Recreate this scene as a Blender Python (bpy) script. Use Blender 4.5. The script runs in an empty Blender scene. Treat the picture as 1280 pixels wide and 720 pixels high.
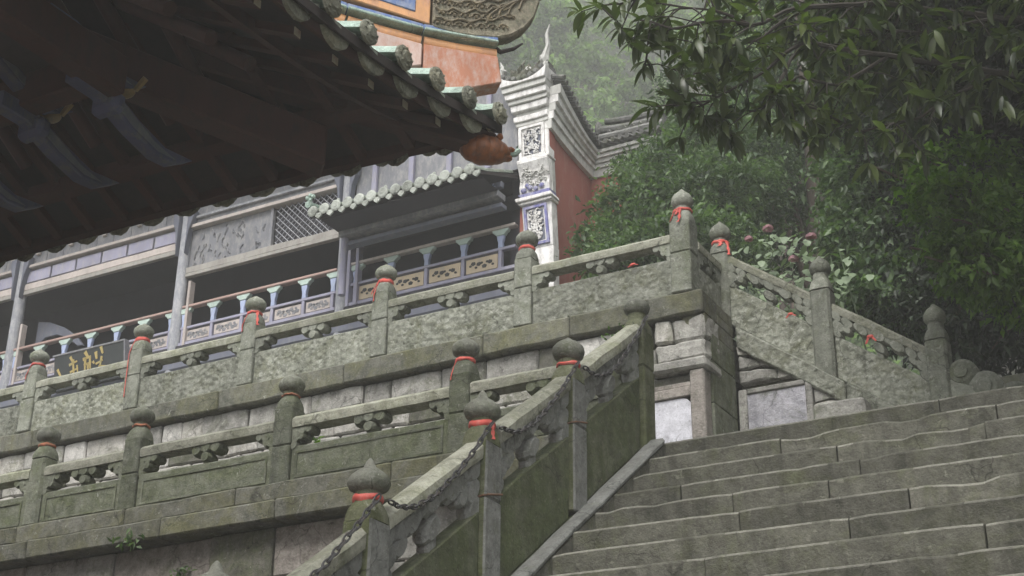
import bpy, bmesh, math, random
import numpy as np
from mathutils import Vector, Matrix, noise
R = math.radians
random.seed(7); rng = np.random.default_rng(7)
S = bpy.context.scene

# ------------------------------------------------------------------ camera, sky, sun, exposure
# World axes: X along the terraces (right), Y up the stairs (away), Z up; the camera is the origin, the ground is 1.6 m below.
F_PX, PITCH, YAW, ROLL = 1900.0, R(24.656), R(30.071), R(0.856)
cp, sp, cy, sy = math.cos(PITCH), math.sin(PITCH), math.cos(YAW), math.sin(YAW)
fw = Vector((-sy*cp, cy*cp, sp)); rt = Vector((cy, sy, 0)); up = rt.cross(fw)
r2 = math.cos(ROLL)*rt + math.sin(ROLL)*up; u2 = -math.sin(ROLL)*rt + math.cos(ROLL)*up
cam_d = bpy.data.cameras.new('camera'); cam = bpy.data.objects.new('camera', cam_d); S.collection.objects.link(cam)
cam.matrix_world = Matrix(((r2.x, u2.x, -fw.x, 0), (r2.y, u2.y, -fw.y, 0), (r2.z, u2.z, -fw.z, 0), (0, 0, 0, 1)))
cam_d.sensor_width = 36; cam_d.lens = 36*F_PX/1280; cam_d.clip_start = .1; cam_d.clip_end = 1000
S.camera = cam
w = bpy.data.worlds.new('World'); S.world = w; w.use_nodes = True
nt = w.node_tree; bg = nt.nodes['Background']
sky = nt.nodes.new('ShaderNodeTexSky'); sky.sky_type = 'NISHITA'; sky.sun_disc = False
SUN_EL, SUN_AZ = R(54), R(172)          # azimuth clockwise from +Y
sky.sun_elevation = SUN_EL; sky.sun_rotation = SUN_AZ; sky.air_density = 1.0; sky.dust_density = 4.0
hs = nt.nodes.new('ShaderNodeHueSaturation'); hs.inputs['Saturation'].default_value = .22   # an overcast sky is nearly grey
nt.links.new(sky.outputs[0], hs.inputs['Color']); nt.links.new(hs.outputs[0], bg.inputs[0]); bg.inputs[1].default_value = .15
sd = bpy.data.lights.new('sun', 'SUN'); sd.energy = 1.5; sd.angle = R(24); sd.color = (1, .97, .92)
sun = bpy.data.objects.new('sun', sd); S.collection.objects.link(sun)
dirv = Vector((math.sin(SUN_AZ)*math.cos(SUN_EL), math.cos(SUN_AZ)*math.cos(SUN_EL), math.sin(SUN_EL)))
sun.rotation_euler = dirv.to_track_quat('Z', 'Y').to_euler()
S.view_settings.view_transform = 'Standard'; S.view_settings.look = 'None'
S.view_settings.exposure = 0.74; S.cycles.volume_bounces = 5; S.cycles.max_bounces = 10; S.view_settings.gamma = 1

# ------------------------------------------------------------------ object helpers
COL = S.collection
def tag(o, label=None, cat=None, group=None, kind=None):
    if label: o['label'] = label
    if cat: o['category'] = cat
    if group: o['group'] = group
    if kind: o['kind'] = kind
    return o
def world_loc(o):
    v = Vector((0, 0, 0))
    while o: v += o.location + o.matrix_parent_inverse.translation; o = o.parent
    return v
def adopt(o, parent):
    if parent is not None:
        o.parent = parent; o.matrix_parent_inverse = Matrix.Translation(-world_loc(parent))
def thing(name, loc, label, cat, group=None):
    o = bpy.data.objects.new(name, None); COL.objects.link(o); o.location = loc; o.empty_display_size = .1
    return tag(o, label, cat, group)
def link(name, me, parent=None, mat=None):
    o = bpy.data.objects.new(name, me); COL.objects.link(o); adopt(o, parent)
    if mat is not None: me.materials.append(mat)
    return o
def ident(p): return p
class MB:
    """collects shapes in local coordinates; fn maps them to the world; build links ONE mesh object"""
    def __init__(s, fn=ident): s.bm = bmesh.new(); s.fn = fn
    def v(s, p): return s.bm.verts.new(s.fn(Vector(p)))
    def hexa(s, c):      # 8 corners: bottom 4 ccw, top 4 ccw
        v = [s.v(p) for p in c]
        for f in ((3,2,1,0),(4,5,6,7),(0,1,5,4),(1,2,6,5),(2,3,7,6),(3,0,4,7)): s.bm.faces.new([v[i] for i in f])
        return s
    def box(s, a, b):
        (x0,y0,z0),(x1,y1,z1) = a, b
        return s.hexa([(x0,y0,z0),(x1,y0,z0),(x1,y1,z0),(x0,y1,z0),(x0,y0,z1),(x1,y0,z1),(x1,y1,z1),(x0,y1,z1)])
    def lbox(s, a, b, n):   # box cut into n lengths along local x so that it can be roughened
        (x0,y0,z0),(x1,y1,z1) = a, b; rings = []
        for i in range(n+1):
            x = x0+(x1-x0)*i/n; rings.append([s.v(p) for p in ((x,y0,z0),(x,y1,z0),(x,y1,z1),(x,y0,z1))])
        s._skin(rings); return s
    def _skin(s, rings, caps=True, closed=True):
        for a, b in zip(rings, rings[1:]):
            n = len(a)
            for i in range(n if closed else n-1): s.bm.faces.new((a[i], a[(i+1)%n], b[(i+1)%n], b[i]))
        if caps and closed: s.bm.faces.new(rings[0][::-1]); s.bm.faces.new(rings[-1])
    def sweep(s, prof, stations, to):    # prof list of 2D points; to(station, a, b) -> 3D point
        s._skin([[s.v(to(t, a, b)) for a, b in prof] for t in stations]); return s
    def prism(s, poly, t0, t1, axis=1):  # polygon in the two other axes, extruded along axis
        def P(a, b, t): return (a, t, b) if axis == 1 else ((t, a, b) if axis == 0 else (a, b, t))
        r0 = [s.v(P(a, b, t0)) for a, b in poly]; r1 = [s.v(P(a, b, t1)) for a, b in poly]
        s._skin([r0, r1]); return s
    def lathe(s, c, prof, n=16, sq=(1, 1)):
        rings = [[s.v((c[0]+r*sq[0]*math.cos(2*math.pi*i/n), c[1]+r*sq[1]*math.sin(2*math.pi*i/n), c[2]+z)) for i in range(n)] for r, z in prof]
        s._skin(rings); return s
    def disc(s, c, r, th, n=14, axis=1, dome=.3):   # pillow-edged disc facing +-axis
        prof = [(r*.72, -th/2), (r, -th/2+th*dome), (r, th/2-th*dome), (r*.72, th/2)]
        rings = []
        for q, t in prof:
            ring = []
            for i in range(n):
                a = 2*math.pi*i/n; u, w_ = q*math.cos(a), q*math.sin(a)
                p = (c[0]+u, c[1]+t, c[2]+w_) if axis == 1 else ((c[0]+t, c[1]+u, c[2]+w_) if axis == 0 else (c[0]+u, c[1]+w_, c[2]+t))
                ring.append(s.v(p))
            rings.append(ring)
        s._skin(rings); return s
    def tube(s, pts, rad, n=8):
        pts = [Vector(p) for p in pts]; rings = []
        for i, p in enumerate(pts):
            d = (pts[min(i+1, len(pts)-1)]-pts[max(i-1, 0)]).normalized()
            a = d.cross(Vector((0, 0, 1)));  a = a.normalized() if a.length > .05 else Vector((1, 0, 0))
            b = d.cross(a); r = rad[i] if isinstance(rad, (list, tuple)) else rad
            rings.append([s.v(p+(a*math.cos(2*math.pi*k/n)+b*math.sin(2*math.pi*k/n))*r) for k in range(n)])
        s._skin(rings); return s
    def ball(s, c, r, n=10, m=7, sq=(1, 1, 1)):
        rings = [[s.v((c[0]+r*sq[0]*math.sin(math.pi*j/m)*math.cos(2*math.pi*i/n), c[1]+r*sq[1]*math.sin(math.pi*j/m)*math.sin(2*math.pi*i/n), c[2]-r*sq[2]*math.cos(math.pi*j/m))) for i in range(n)] for j in range(1, m)]
        s._skin(rings); return s
    def build(s, name, mat, parent=None, bevel=0, rough=0, rs=3.0, smooth=False, cut=0, seg=1):
        bm = s.bm
        bmesh.ops.recalc_face_normals(bm, faces=bm.faces)
        if bevel:
            es = [e for e in bm.edges if len(e.link_faces) == 2 and e.calc_face_angle(0) > R(35)]
            bmesh.ops.bevel(bm, geom=es, offset=bevel, segments=seg, affect='EDGES', clamp_overlap=True)
        if cut:
            for _ in range(3):
                es = [e for e in bm.edges if e.calc_length() > cut*1.5]
                if not es: break
                bmesh.ops.subdivide_edges(bm, edges=es, cuts=1, use_grid_fill=True)
        if rough:
            for v in bm.verts:
                v.co += noise.noise_vector(v.co*rs)*rough + noise.noise_vector(v.co*rs*4.1+Vector((9, 3, 1)))*rough*.5
        me = bpy.data.meshes.new(name); bm.to_mesh(me); bm.free()
        if smooth:
            me.polygons.foreach_set('use_smooth', [True]*len(me.polygons))
            me.set_sharp_from_angle(angle=R(50))
        return link(name, me, parent, mat)

# ------------------------------------------------------------------ materials
def new_mat(name):
    m = bpy.data.materials.new(name); m.use_nodes = True; return m, m.node_tree, m.node_tree.nodes['Principled BSDF']
def N(nt_, t, **k):
    n = nt_.nodes.new(t)
    for a, b in k.items():
        if a.startswith('i_'):
            key = a[2:]; key = int(key) if key.isdigit() else key
            n.inputs[key].default_value = b
        else: setattr(n, a, b)
    return n
def nz(nt_, co, scale, detail=4, rough=.6, dist=0):
    n = N(nt_, 'ShaderNodeTexNoise', i_Scale=scale, i_Detail=detail, i_Roughness=rough, i_Distortion=dist); nt_.links.new(co, n.inputs['Vector']); return n.outputs[0]
def ramp(nt_, src, lo, hi):
    n = N(nt_, 'ShaderNodeMapRange'); n.inputs[1].default_value = lo; n.inputs[2].default_value = hi; nt_.links.new(src, n.inputs[0]); return n.outputs[0]
def mixc(nt_, fac, a, b, mode='MIX'):
    n = N(nt_, 'ShaderNodeMix', data_type='RGBA', blend_type=mode)
    for k, x in ((0, fac), (6, a), (7, b)):
        if hasattr(x, 'links') or isinstance(x, bpy.types.NodeSocket): nt_.links.new(x, n.inputs[k])
        elif k == 0: n.inputs[0].default_value = x
        else: n.inputs[k].default_value = (*x, 1)
    return n.outputs[2]
def stone(name, base, dark, moss=(.07, .085, .03), mossamt=.3, lichen=(.36, .37, .31), lichamt=.15, rnd=.2, bump=.7, scale=1.0, streak=.3, rough=.9, pit=0.0, spk=.5):
    m, t, p = new_mat(name)
    geo = N(t, 'ShaderNodeNewGeometry'); oi = N(t, 'ShaderNodeObjectInfo')
    add = N(t, 'ShaderNodeVectorMath', operation='ADD'); t.links.new(geo.outputs['Position'], add.inputs[0])
    sc_ = N(t, 'ShaderNodeVectorMath', operation='SCALE'); cmb = N(t, 'ShaderNodeCombineXYZ', i_0=1.0, i_1=1.7, i_2=.6)
    t.links.new(cmb.outputs[0], sc_.inputs[0]); mul = N(t, 'ShaderNodeMath', operation='MULTIPLY', i_1=37.0)
    t.links.new(oi.outputs['Random'], mul.inputs[0]); t.links.new(mul.outputs[0], sc_.inputs['Scale']); t.links.new(sc_.outputs[0], add.inputs[1])
    co = add.outputs[0]
    big = nz(t, co, 2.2*scale, 6, .65, .4); mid = nz(t, co, 11*scale, 6, .7); fine = nz(t, co, 70*scale, 5, .75)
    c = mixc(t, ramp(t, big, .40, .60), base, dark)
    pa = nz(t, co, 5.5*scale, 7, .75, 1.2); c = mixc(t, mixf(t, ramp(t, pa, .54, .66), .55), c, tuple(x*.5 for x in dark))
    c = mixc(t, mixf(t, ramp(t, pa, .46, .34), .5), c, tuple(min(1, x*1.45+.02) for x in base))
    c = mixc(t, ramp(t, mid, .38, .75), c, tuple(min(1, x*1.35+.015) for x in base))
    # rain streaks running down
    mp = N(t, 'ShaderNodeMapping'); mp.inputs['Scale'].default_value = (9, 9, .8); t.links.new(co, mp.inputs[0])
    st = nz(t, mp.outputs[0], 1.0*scale, 4, .6)
    c = mixc(t, mixf(t, ramp(t, st, .52, .72), streak), c, tuple(x*.35 for x in dark))
    if mossamt > 0:
        mo = nz(t, co, 3.3*scale, 7, .72, .8)
        c = mixc(t, mixf(t, ramp(t, mo, .62-mossamt*.45, .78-mossamt*.3), .85), c, mixc(t, ramp(t, mid, .4, .7), moss, tuple(x*1.7 for x in moss)))
    if lichamt > 0:
        li = nz(t, co, 17*scale, 5, .7, .6)
        c = mixc(t, mixf(t, ramp(t, li, .66-lichamt*.35, .72-lichamt*.3), .75), c, lichen)
    sp1 = nz(t, co, 34*scale, 3, .7, .5); c = mixc(t, mixf(t, ramp(t, sp1, .60, .68), .75*spk), c, tuple(x*.28 for x in dark))
    sp2 = nz(t, co, 46*scale, 2, .6, .3); c = mixc(t, mixf(t, ramp(t, sp2, .62, .70), .6*spk), c, tuple(min(1, x*1.7+.05) for x in base))
    wp = N(t, 'ShaderNodeVectorMath', operation='MULTIPLY_ADD'); nv = N(t, 'ShaderNodeTexNoise', i_Scale=3.0, i_Detail=4.0); t.links.new(co, nv.inputs['Vector'])
    t.links.new(nv.outputs[1], wp.inputs[0]); wp.inputs[1].default_value = (.5, .5, .5); t.links.new(co, wp.inputs[2])
    vo = N(t, 'ShaderNodeTexVoronoi', i_Scale=1.9*scale, feature='DISTANCE_TO_EDGE'); t.links.new(wp.outputs[0], vo.inputs['Vector'])
    cr = N(t, 'ShaderNodeMapRange'); cr.inputs[1].default_value = .0; cr.inputs[2].default_value = .012; cr.inputs[3].default_value = 1; cr.inputs[4].default_value = 0; t.links.new(vo.outputs[0], cr.inputs[0])
    gate = N(t, 'ShaderNodeMath', operation='MULTIPLY'); t.links.new(cr.outputs[0], gate.inputs[0]); t.links.new(ramp(t, big, .48, .56), gate.inputs[1])
    c = mixc(t, mixf(t, gate.outputs[0], .7), c, tuple(x*.25 for x in dark))
    c = mixc(t, mixf(t, ramp(t, fine, .45, .75), .4), c, tuple(x*.4 for x in dark))
    hv = N(t, 'ShaderNodeHueSaturation', i_Saturation=.80); vr = N(t, 'ShaderNodeMapRange'); vr.inputs[3].default_value = 1-rnd; vr.inputs[4].default_value = 1+rnd
    t.links.new(oi.outputs['Random'], vr.inputs[0]); t.links.new(vr.outputs[0], hv.inputs['Value']); t.links.new(c, hv.inputs['Color'])
    t.links.new(hv.outputs[0], p.inputs['Base Color']); p.inputs['Roughness'].default_value = rough; p.inputs['Specular IOR Level'].default_value = .25
    h = N(t, 'ShaderNodeMath', operation='MULTIPLY_ADD', i_1=.35); t.links.new(fine, h.inputs[0]); t.links.new(mid, h.inputs[2])
    hh = h.outputs[0]
    if pit:
        pn = N(t, 'ShaderNodeTexVoronoi', i_Scale=22.0, feature='SMOOTH_F1'); t.links.new(co, pn.inputs['Vector'])
        h3 = N(t, 'ShaderNodeMath', operation='MULTIPLY_ADD', i_1=pit); t.links.new(pn.outputs[0], h3.inputs[0]); t.links.new(hh, h3.inputs[2]); hh = h3.outputs[0]
    b = N(t, 'ShaderNodeBump', i_Strength=bump, i_Distance=.03); t.links.new(hh, b.inputs['Height']); t.links.new(b.outputs[0], p.inputs['Normal'])
    return m
def mixf(t, src, k):
    n = N(t, 'ShaderNodeMath', operation='MULTIPLY', i_1=k); t.links.new(src, n.inputs[0]); return n.outputs[0]
def paint(name, col, wear=(.2, .19, .18), amt=.4, rough=.7, scale=1.0, rnd=.08, bump=.15):
    m, t, p = new_mat(name)
    geo = N(t, 'ShaderNodeNewGeometry'); oi = N(t, 'ShaderNodeObjectInfo')
    mp = N(t, 'ShaderNodeMapping'); mp.inputs['Scale'].default_value = (1, 1, .45); t.links.new(geo.outputs['Position'], mp.inputs[0])
    a = nz(t, mp.outputs[0], 14*scale, 7, .72); b_ = nz(t, mp.outputs[0], 3*scale, 4, .6)
    c = mixc(t, mixf(t, ramp(t, a, .62-amt*.35, .78-amt*.25), .8), col, wear)
    c = mixc(t, mixf(t, ramp(t, b_, .4, .75), .45), c, tuple(x*.45 for x in col))
    hv = N(t, 'ShaderNodeHueSaturation'); vr = N(t, 'ShaderNodeMapRange'); vr.inputs[3].default_value = 1-rnd; vr.inputs[4].default_value = 1+rnd
    t.links.new(oi.outputs['Random'], vr.inputs[0]); t.links.new(vr.outputs[0], hv.inputs['Value']); t.links.new(c, hv.inputs['Color'])
    t.links.new(hv.outputs[0], p.inputs['Base Color']); p.inputs['Roughness'].default_value = rough
    b = N(t, 'ShaderNodeBump', i_Strength=bump, i_Distance=.02); t.links.new(a, b.inputs['Height']); t.links.new(b.outputs[0], p.inputs['Normal'])
    return m
def leafmat(name, c1, c2, rough=.5, trans=.3, spec=.4, bs=.9, var=.5):
    m, t, p = new_mat(name)
    geo = N(t, 'ShaderNodeNewGeometry')
    big = nz(t, geo.outputs['Position'], bs, 3, .6)
    c = mixc(t, geo.outputs['Random Per Island'], c1, c2)
    c = mixc(t, mixf(t, ramp(t, big, .42, .6), var), c, tuple(x*.5 for x in c1))
    t.links.new(c, p.inputs['Base Color']); p.inputs['Roughness'].default_value = rough; p.inputs['Specular IOR Level'].default_value = spec
    tr = N(t, 'ShaderNodeBsdfTranslucent'); br = N(t, 'ShaderNodeMix', data_type='RGBA', blend_type='MULTIPLY'); br.inputs[0].default_value = 1
    t.links.new(c, br.inputs[6]); br.inputs[7].default_value = (1.5, 1.9, .7, 1); t.links.new(br.outputs[2], tr.inputs[0])
    ms = N(t, 'ShaderNodeMixShader', i_0=trans); t.links.new(p.outputs[0], ms.inputs[1]); t.links.new(tr.outputs[0], ms.inputs[2])
    t.links.new(ms.outputs[0], t.nodes['Material Output'].inputs[0]); return m

M = dict(
 post=stone('mossy_post_stone', (.155,.165,.12), (.09,.10,.07), mossamt=.45, lichamt=.1),
 stairpost=stone('green_stair_post', (.16,.165,.10), (.09,.10,.055), moss=(.075,.09,.022), mossamt=.6, lichamt=.05),
 panel=stone('mossy_panel_stone', (.15,.16,.115), (.085,.095,.065), mossamt=.5, lichamt=.08, streak=.5),
 stairpanel=stone('green_moss_panel', (.11,.11,.07), (.05,.055,.034), moss=(.05,.065,.018), mossamt=.75, lichamt=.0, streak=.5),
 greypost=stone('grey_dressed_stone', (.20,.205,.19), (.14,.145,.13), moss=(.09,.10,.05), mossamt=.15, lichamt=.05, streak=.2),
 rail=stone('pale_rail_stone', (.30,.30,.23), (.19,.195,.14), moss=(.13,.14,.07), mossamt=.3, lichamt=.2),
 uppost=stone('weathered_upper_post', (.21,.22,.175), (.13,.14,.105), mossamt=.3, lichamt=.25, bump=.5),
 uppanel=stone('pitted_upper_panel', (.23,.24,.19), (.13,.14,.10), moss=(.10,.105,.05), mossamt=.3, lichamt=.35, bump=.8, streak=.6, pit=1.0),
 ledge=stone('dark_ledge_stone', (.14,.14,.11), (.07,.073,.055), moss=(.105,.105,.04), mossamt=.45, lichamt=.1, bump=.6),
 step=stone('worn_step_stone', (.10,.097,.073), (.062,.062,.046), moss=(.07,.075,.035), mossamt=.3, lichamt=.12, lichen=(.2,.2,.15), streak=.6, bump=.7, rnd=.22, spk=.35),
 nose=stone('worn_skylit_step_edge', (.175,.17,.135), (.11,.108,.085), mossamt=.1, lichamt=.1, streak=.1),  # pale from wear, with the sky catching the nosings painted in
 block=stone('grey_wall_block', (.32,.31,.28), (.19,.185,.165), mossamt=.18, lichamt=.2, rnd=.22, bump=.7),
 paleblock=stone('pale_pink_block', (.42,.40,.355), (.25,.24,.21), streak=.6, mossamt=.28, lichamt=.3, lichen=(.55,.53,.5), rnd=.15, bump=.6),
 darkblock=stone('dark_wall_block', (.13,.125,.10), (.08,.078,.06), mossamt=.4, lichamt=.05, rnd=.2, bump=.6),
 mortar=stone('wall_core', (.11,.105,.085), (.06,.058,.045), mossamt=.3, lichamt=0),
 marble=stone('pale_lilac_marble', (.52,.52,.57), (.42,.42,.47), mossamt=0, lichamt=.1, lichen=(.6,.6,.65), streak=.15, rnd=.02, bump=.15),
 greymarble=stone('lilac_grey_marble', (.36,.35,.39), (.26,.26,.29), mossamt=.1, lichamt=.1, streak=.3),
 brownstone=stone('brown_pillar_stone', (.31,.275,.24), (.20,.175,.15), mossamt=.15, lichamt=.15),
 finial=stone('dark_finial_stone', (.17,.175,.14), (.10,.105,.08), mossamt=.3, lichamt=.15),
 ribbon=paint('red_ribbon_cloth', (.60,.095,.075), (.55,.2,.17), .4, .8, 2, .15, .3),
 ribbon_old=paint('faded_orange_ribbon', (.36,.13,.07), (.2,.12,.08), .5, .9, 2, .15, .3),
 iron=paint('grey_chain_iron', (.045,.045,.047), (.09,.06,.045), .35, .5, 3),
 glaze=stone('green_glazed_tile', (.22,.27,.21), (.12,.14,.11), moss=(.16,.14,.08), mossamt=.3, lichamt=.25, lichen=(.42,.52,.44), rough=.45, rnd=.2),
 glazetop=stone('mint_glazed_tile', (.36,.50,.42), (.22,.33,.26), moss=(.2,.2,.13), mossamt=.12, lichamt=.2, lichen=(.6,.68,.6), rough=.3, rnd=.1),
 tileend=stone('carved_tile_end', (.24,.245,.18), (.11,.115,.085), moss=(.15,.13,.07), mossamt=.3, lichamt=.2, rnd=.2, bump=.9),
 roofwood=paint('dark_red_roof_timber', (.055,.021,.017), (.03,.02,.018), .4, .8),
 darkwood=paint('dark_roof_board', (.035,.026,.024), (.02,.018,.017), .4, .85),  # near-black brown boards with fine mottling
 bluewood=paint('faded_blue_bracket', (.07,.08,.15), (.13,.135,.12), .4, .8),
 cream=paint('cream_edge_paint', (.50,.46,.36), (.3,.2,.15), .4, .7),
 trimwood=paint('worn_cream_trim', (.32,.305,.28), (.22,.20,.18), .5, .8),
 rust=paint('rusty_iron_strap', (.16,.085,.05), (.07,.05,.04), .4, .9),
 eavetile=stone('pale_eave_tile', (.40,.43,.38), (.25,.27,.23), mossamt=.15, lichamt=.2, lichen=(.6,.62,.58)),
 gold=paint('ochre_scroll_paint', (.30,.21,.09), (.14,.11,.07), .4, .6),
 orange=paint('orange_glazed_ceramic', (.66,.34,.15), (.42,.22,.15), .45, .4, 1.2),
 beast=paint('brown_orange_glaze', (.30,.10,.03), (.09,.045,.03), .6, .4, 2),
 redclay=paint('brick_red_glaze', (.46,.19,.11), (.52,.42,.38), .5, .6, 1.6, .2),
 dragon=stone('ochre_carved_ceramic', (.27,.235,.16), (.13,.12,.09), moss=(.12,.13,.08), mossamt=.3, lichamt=.2, lichen=(.4,.3,.2), bump=.9, scale=2),
 dragonline=paint('brown_relief_lines', (.12,.10,.065), (.3,.24,.14), .4, .8, 3),
 darkbark=paint('shaded_brown_bark', (.055,.038,.028), (.03,.035,.02), .5, .9, 1, .1, 1.0),  # darker copy of the brown bark, tree shade mixed into the colour
 whitestone=stone('whitewashed_block', (.55,.53,.49), (.35,.34,.31), mossamt=.1, lichamt=.1, streak=.4, rnd=.12),
 pinkclay=paint('weathered_pink_clay', (.50,.38,.34), (.42,.24,.18), .5, .7, 1.6, .15),
 blue=paint('blue_glaze', (.10,.17,.38), (.4,.42,.45), .45, .4),
 hallwood=paint('weathered_grey_timber', (.185,.19,.21), (.34,.33,.32), .5, .8),
 hallcol=paint('flaking_grey_column', (.27,.28,.31), (.5,.5,.5), .5, .8, 1.2),
 lilac=paint('faded_lilac_panel', (.30,.295,.39), (.4,.38,.38), .4, .8),
 palewood=paint('pale_rail_paint', (.46,.41,.38), (.3,.25,.22), .35, .7),
 railred=paint('red_brown_rail', (.38,.25,.22), (.4,.35,.3), .35, .7),
 babyblue=paint('pale_blue_baluster', (.36,.42,.60), (.4,.45,.5), .25, .6),
 mint=paint('mint_baluster_cap', (.45,.56,.50), (.35,.4,.35), .3, .6),
 tan=paint('tan_carved_panel', (.55,.45,.31), (.4,.36,.3), .3, .7),
 black=paint('black_motif', (.03,.03,.03), (.06,.05,.05), .3, .7),
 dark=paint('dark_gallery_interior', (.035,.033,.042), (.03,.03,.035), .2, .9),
 beam=paint('blue_grey_beam', (.13,.14,.18), (.2,.2,.2), .35, .8),
 white=paint('white_lime_plaster', (.80,.79,.77), (.36,.34,.33), .5, .8),
 whitegrey=paint('greyed_plaster', (.55,.55,.52), (.33,.32,.3), .4, .8),
 deepblue=paint('cobalt_border_paint', (.13,.13,.33), (.45,.45,.5), .5, .6),
 redwall=paint('faded_red_wall', (.34,.115,.085), (.37,.19,.15), .35, .9, .5),
 greytile=stone('grey_clay_tile', (.19,.19,.18), (.10,.10,.095), mossamt=.25, lichamt=.2, rnd=.2),
 soil=stone('leafy_earth', (.06,.05,.032), (.035,.03,.02), mossamt=.5, lichamt=0, bump=.8),
 paving=stone('court_paving', (.16,.155,.13), (.10,.098,.08), mossamt=.3, lichamt=.1),
 bark=stone('brown_bark', (.12,.085,.06), (.06,.045,.034), mossamt=.3, lichamt=.1, bump=1, streak=.7),
 twig=paint('dark_twig_bark', (.028,.022,.016), (.045,.038,.03), .3, .8),
 signboard=paint('dark_green_sign_board', (.02,.025,.025), (.04,.04,.04), .3, .5),
 goldleaf=paint('gold_leaf_characters', (.46,.35,.12), (.3,.32,.18), .3, .4),
 leaf_bush=leafmat('bush_leaf', (.045,.085,.035), (.15,.215,.10), bs=1.6, var=.6),
 leaf_dark=leafmat('dark_broadleaf', (.022,.048,.016), (.07,.12,.045), bs=1.4),
 leaf_shade=leafmat('deep_shade_leaf', (.007,.014,.005), (.022,.042,.013), trans=.15),  # the shade inside the canopy is put into this near-black green
 leaf_lime=leafmat('lime_leaf', (.04,.09,.01), (.13,.23,.025), trans=.35),
 leaf_branch=leafmat('long_glossy_leaf', (.022,.036,.014), (.10,.13,.04), rough=.35, trans=.3),
 leaf_hyd=leafmat('hydrangea_leaf', (.09,.14,.07), (.24,.30,.19), trans=.12),
 leaf_mid=leafmat('misty_crown_leaf', (.10,.17,.06), (.34,.46,.19), bs=.3, var=.9, trans=.4),
 leaf_far=leafmat('hillside_leaf', (.08,.13,.05), (.34,.45,.20), bs=.07, var=.9),
 petal=leafmat('pink_petal', (.36,.17,.21), (.46,.28,.30), trans=.2),
)

# ------------------------------------------------------------------ setting: ground, terraces, stairs
RISE, SL = .19, .7187; RUN = RISE/SL; YT, ZT = 8.84, 3.30            # top nosing of the main stairs
GZ = -1.6
def nose_z(y): return ZT+(y-YT)*SL
Y1, Y2 = 8.65, 10.41                                                  # fronts of lower and upper terrace balustrades
X0 = -4.03                                                            # stair side of the stair balustrade
tag(MB().box((-60, -60, GZ-.5), (60, 8.6, GZ)).build('courtyard', M['paving']), kind='structure')
tag(MB().box((-30, Y1-.02, 3.12), (-4.16, Y2+.1, 3.31)).build('lower_terrace', M['paving']), kind='structure')
tag(MB().box((-30, Y2+.13, 4.6), (-4.30, 16.2, 4.98)).build('upper_terrace', M['paving']), kind='structure')
tag(MB().box((-4.13, YT+.3, 2.9), (4.4, 14.0, 3.295)).build('landing', M['paving']), kind='structure')

steps = tag(bpy.data.objects.new('stone_stairs', None), kind='structure'); COL.objects.link(steps); steps.location = (-1, 1.6, GZ)
def step_slab(xa, xb, i):
    y, z = YT-i*RUN, ZT-i*RISE
    n = max(2, int((xb-xa)/.09)); mb = MB(); ph = random.uniform(0, 50)
    prof = [(.32, -RISE-.02), (0.012, -RISE-.02), (0.0, -.05), (-.002, -.014), (.003, -.005), (.011, 0.0), (.32, 0.002)]
    dz, dy = random.uniform(-.003, .003), random.uniform(-.012, .012)
    rings = []
    for k in range(n+1):
        x = xa+(xb-xa)*k/n
        chip = max(0, noise.noise(Vector((x*3.2+ph, i*3.7, 1)))-.26)*.09
        e = 0.004 if k in (0, n) else 0
        w1 = noise.noise(Vector((x*.7, i*1.9, 4)))*.006+.02*max(0, (-2.6-x))*(.5 if i > 3 else 0); w2 = noise.noise(Vector((x*9, i*1.3, 5)))*.004
        ring = []
        for j, (a, b) in enumerate(prof):
            top = j in (2, 3, 4, 5, 6); jy = noise.noise(Vector((x*7, b*20, i)))*.004
            ring.append(mb.v((x, y+dy+a+(chip+e if 1 < j < 6 else 0)+jy*.7+w2, z+dz+b+(w1-chip*.7-e+w2 if top and j < 6 else (w1 if j == 6 else 0)))))
        rings.append(ring)
    mb._skin(rings)
    bm = mb.bm; bmesh.ops.recalc_face_normals(bm, faces=bm.faces)
    for f in bm.faces:
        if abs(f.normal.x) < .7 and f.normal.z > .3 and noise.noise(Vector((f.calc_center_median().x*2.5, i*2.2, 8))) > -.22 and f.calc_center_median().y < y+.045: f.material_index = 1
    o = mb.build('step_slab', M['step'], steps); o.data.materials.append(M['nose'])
JX = {0: [-2.08, -1.55], 1: [-3.0, -1.72, -.7], 2: [-2.55, -1.75, -.6], 3: [-3.45, -2.35, -1.43], 4: [-3.05, -2.5, -1.1], 5: [-2.9, -1.95], 6: [-2.2, -1.2], 7: [-2.95, -1.5], 8: [-2.55, -1.0], 9: [-3.1, -1.9], 10: [-2.35, -1.4]}
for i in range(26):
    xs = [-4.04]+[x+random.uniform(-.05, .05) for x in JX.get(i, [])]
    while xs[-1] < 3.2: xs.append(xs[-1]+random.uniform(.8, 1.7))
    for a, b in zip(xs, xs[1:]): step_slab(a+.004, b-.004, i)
tag(MB().hexa([(-4.1, YT-25*RUN+.35, GZ-.2), (4.3, YT-25*RUN+.35, GZ-.2), (4.3, YT+.3, GZ-.2), (-4.1, YT+.3, GZ-.2),
    (-4.1, YT-25*RUN+.36, GZ-.15), (4.3, YT-25*RUN+.36, GZ-.15), (4.3, YT+.3, ZT-.24), (-4.1, YT+.3, ZT-.24)]).build('stair_core', M['mortar']), kind='structure')

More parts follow.
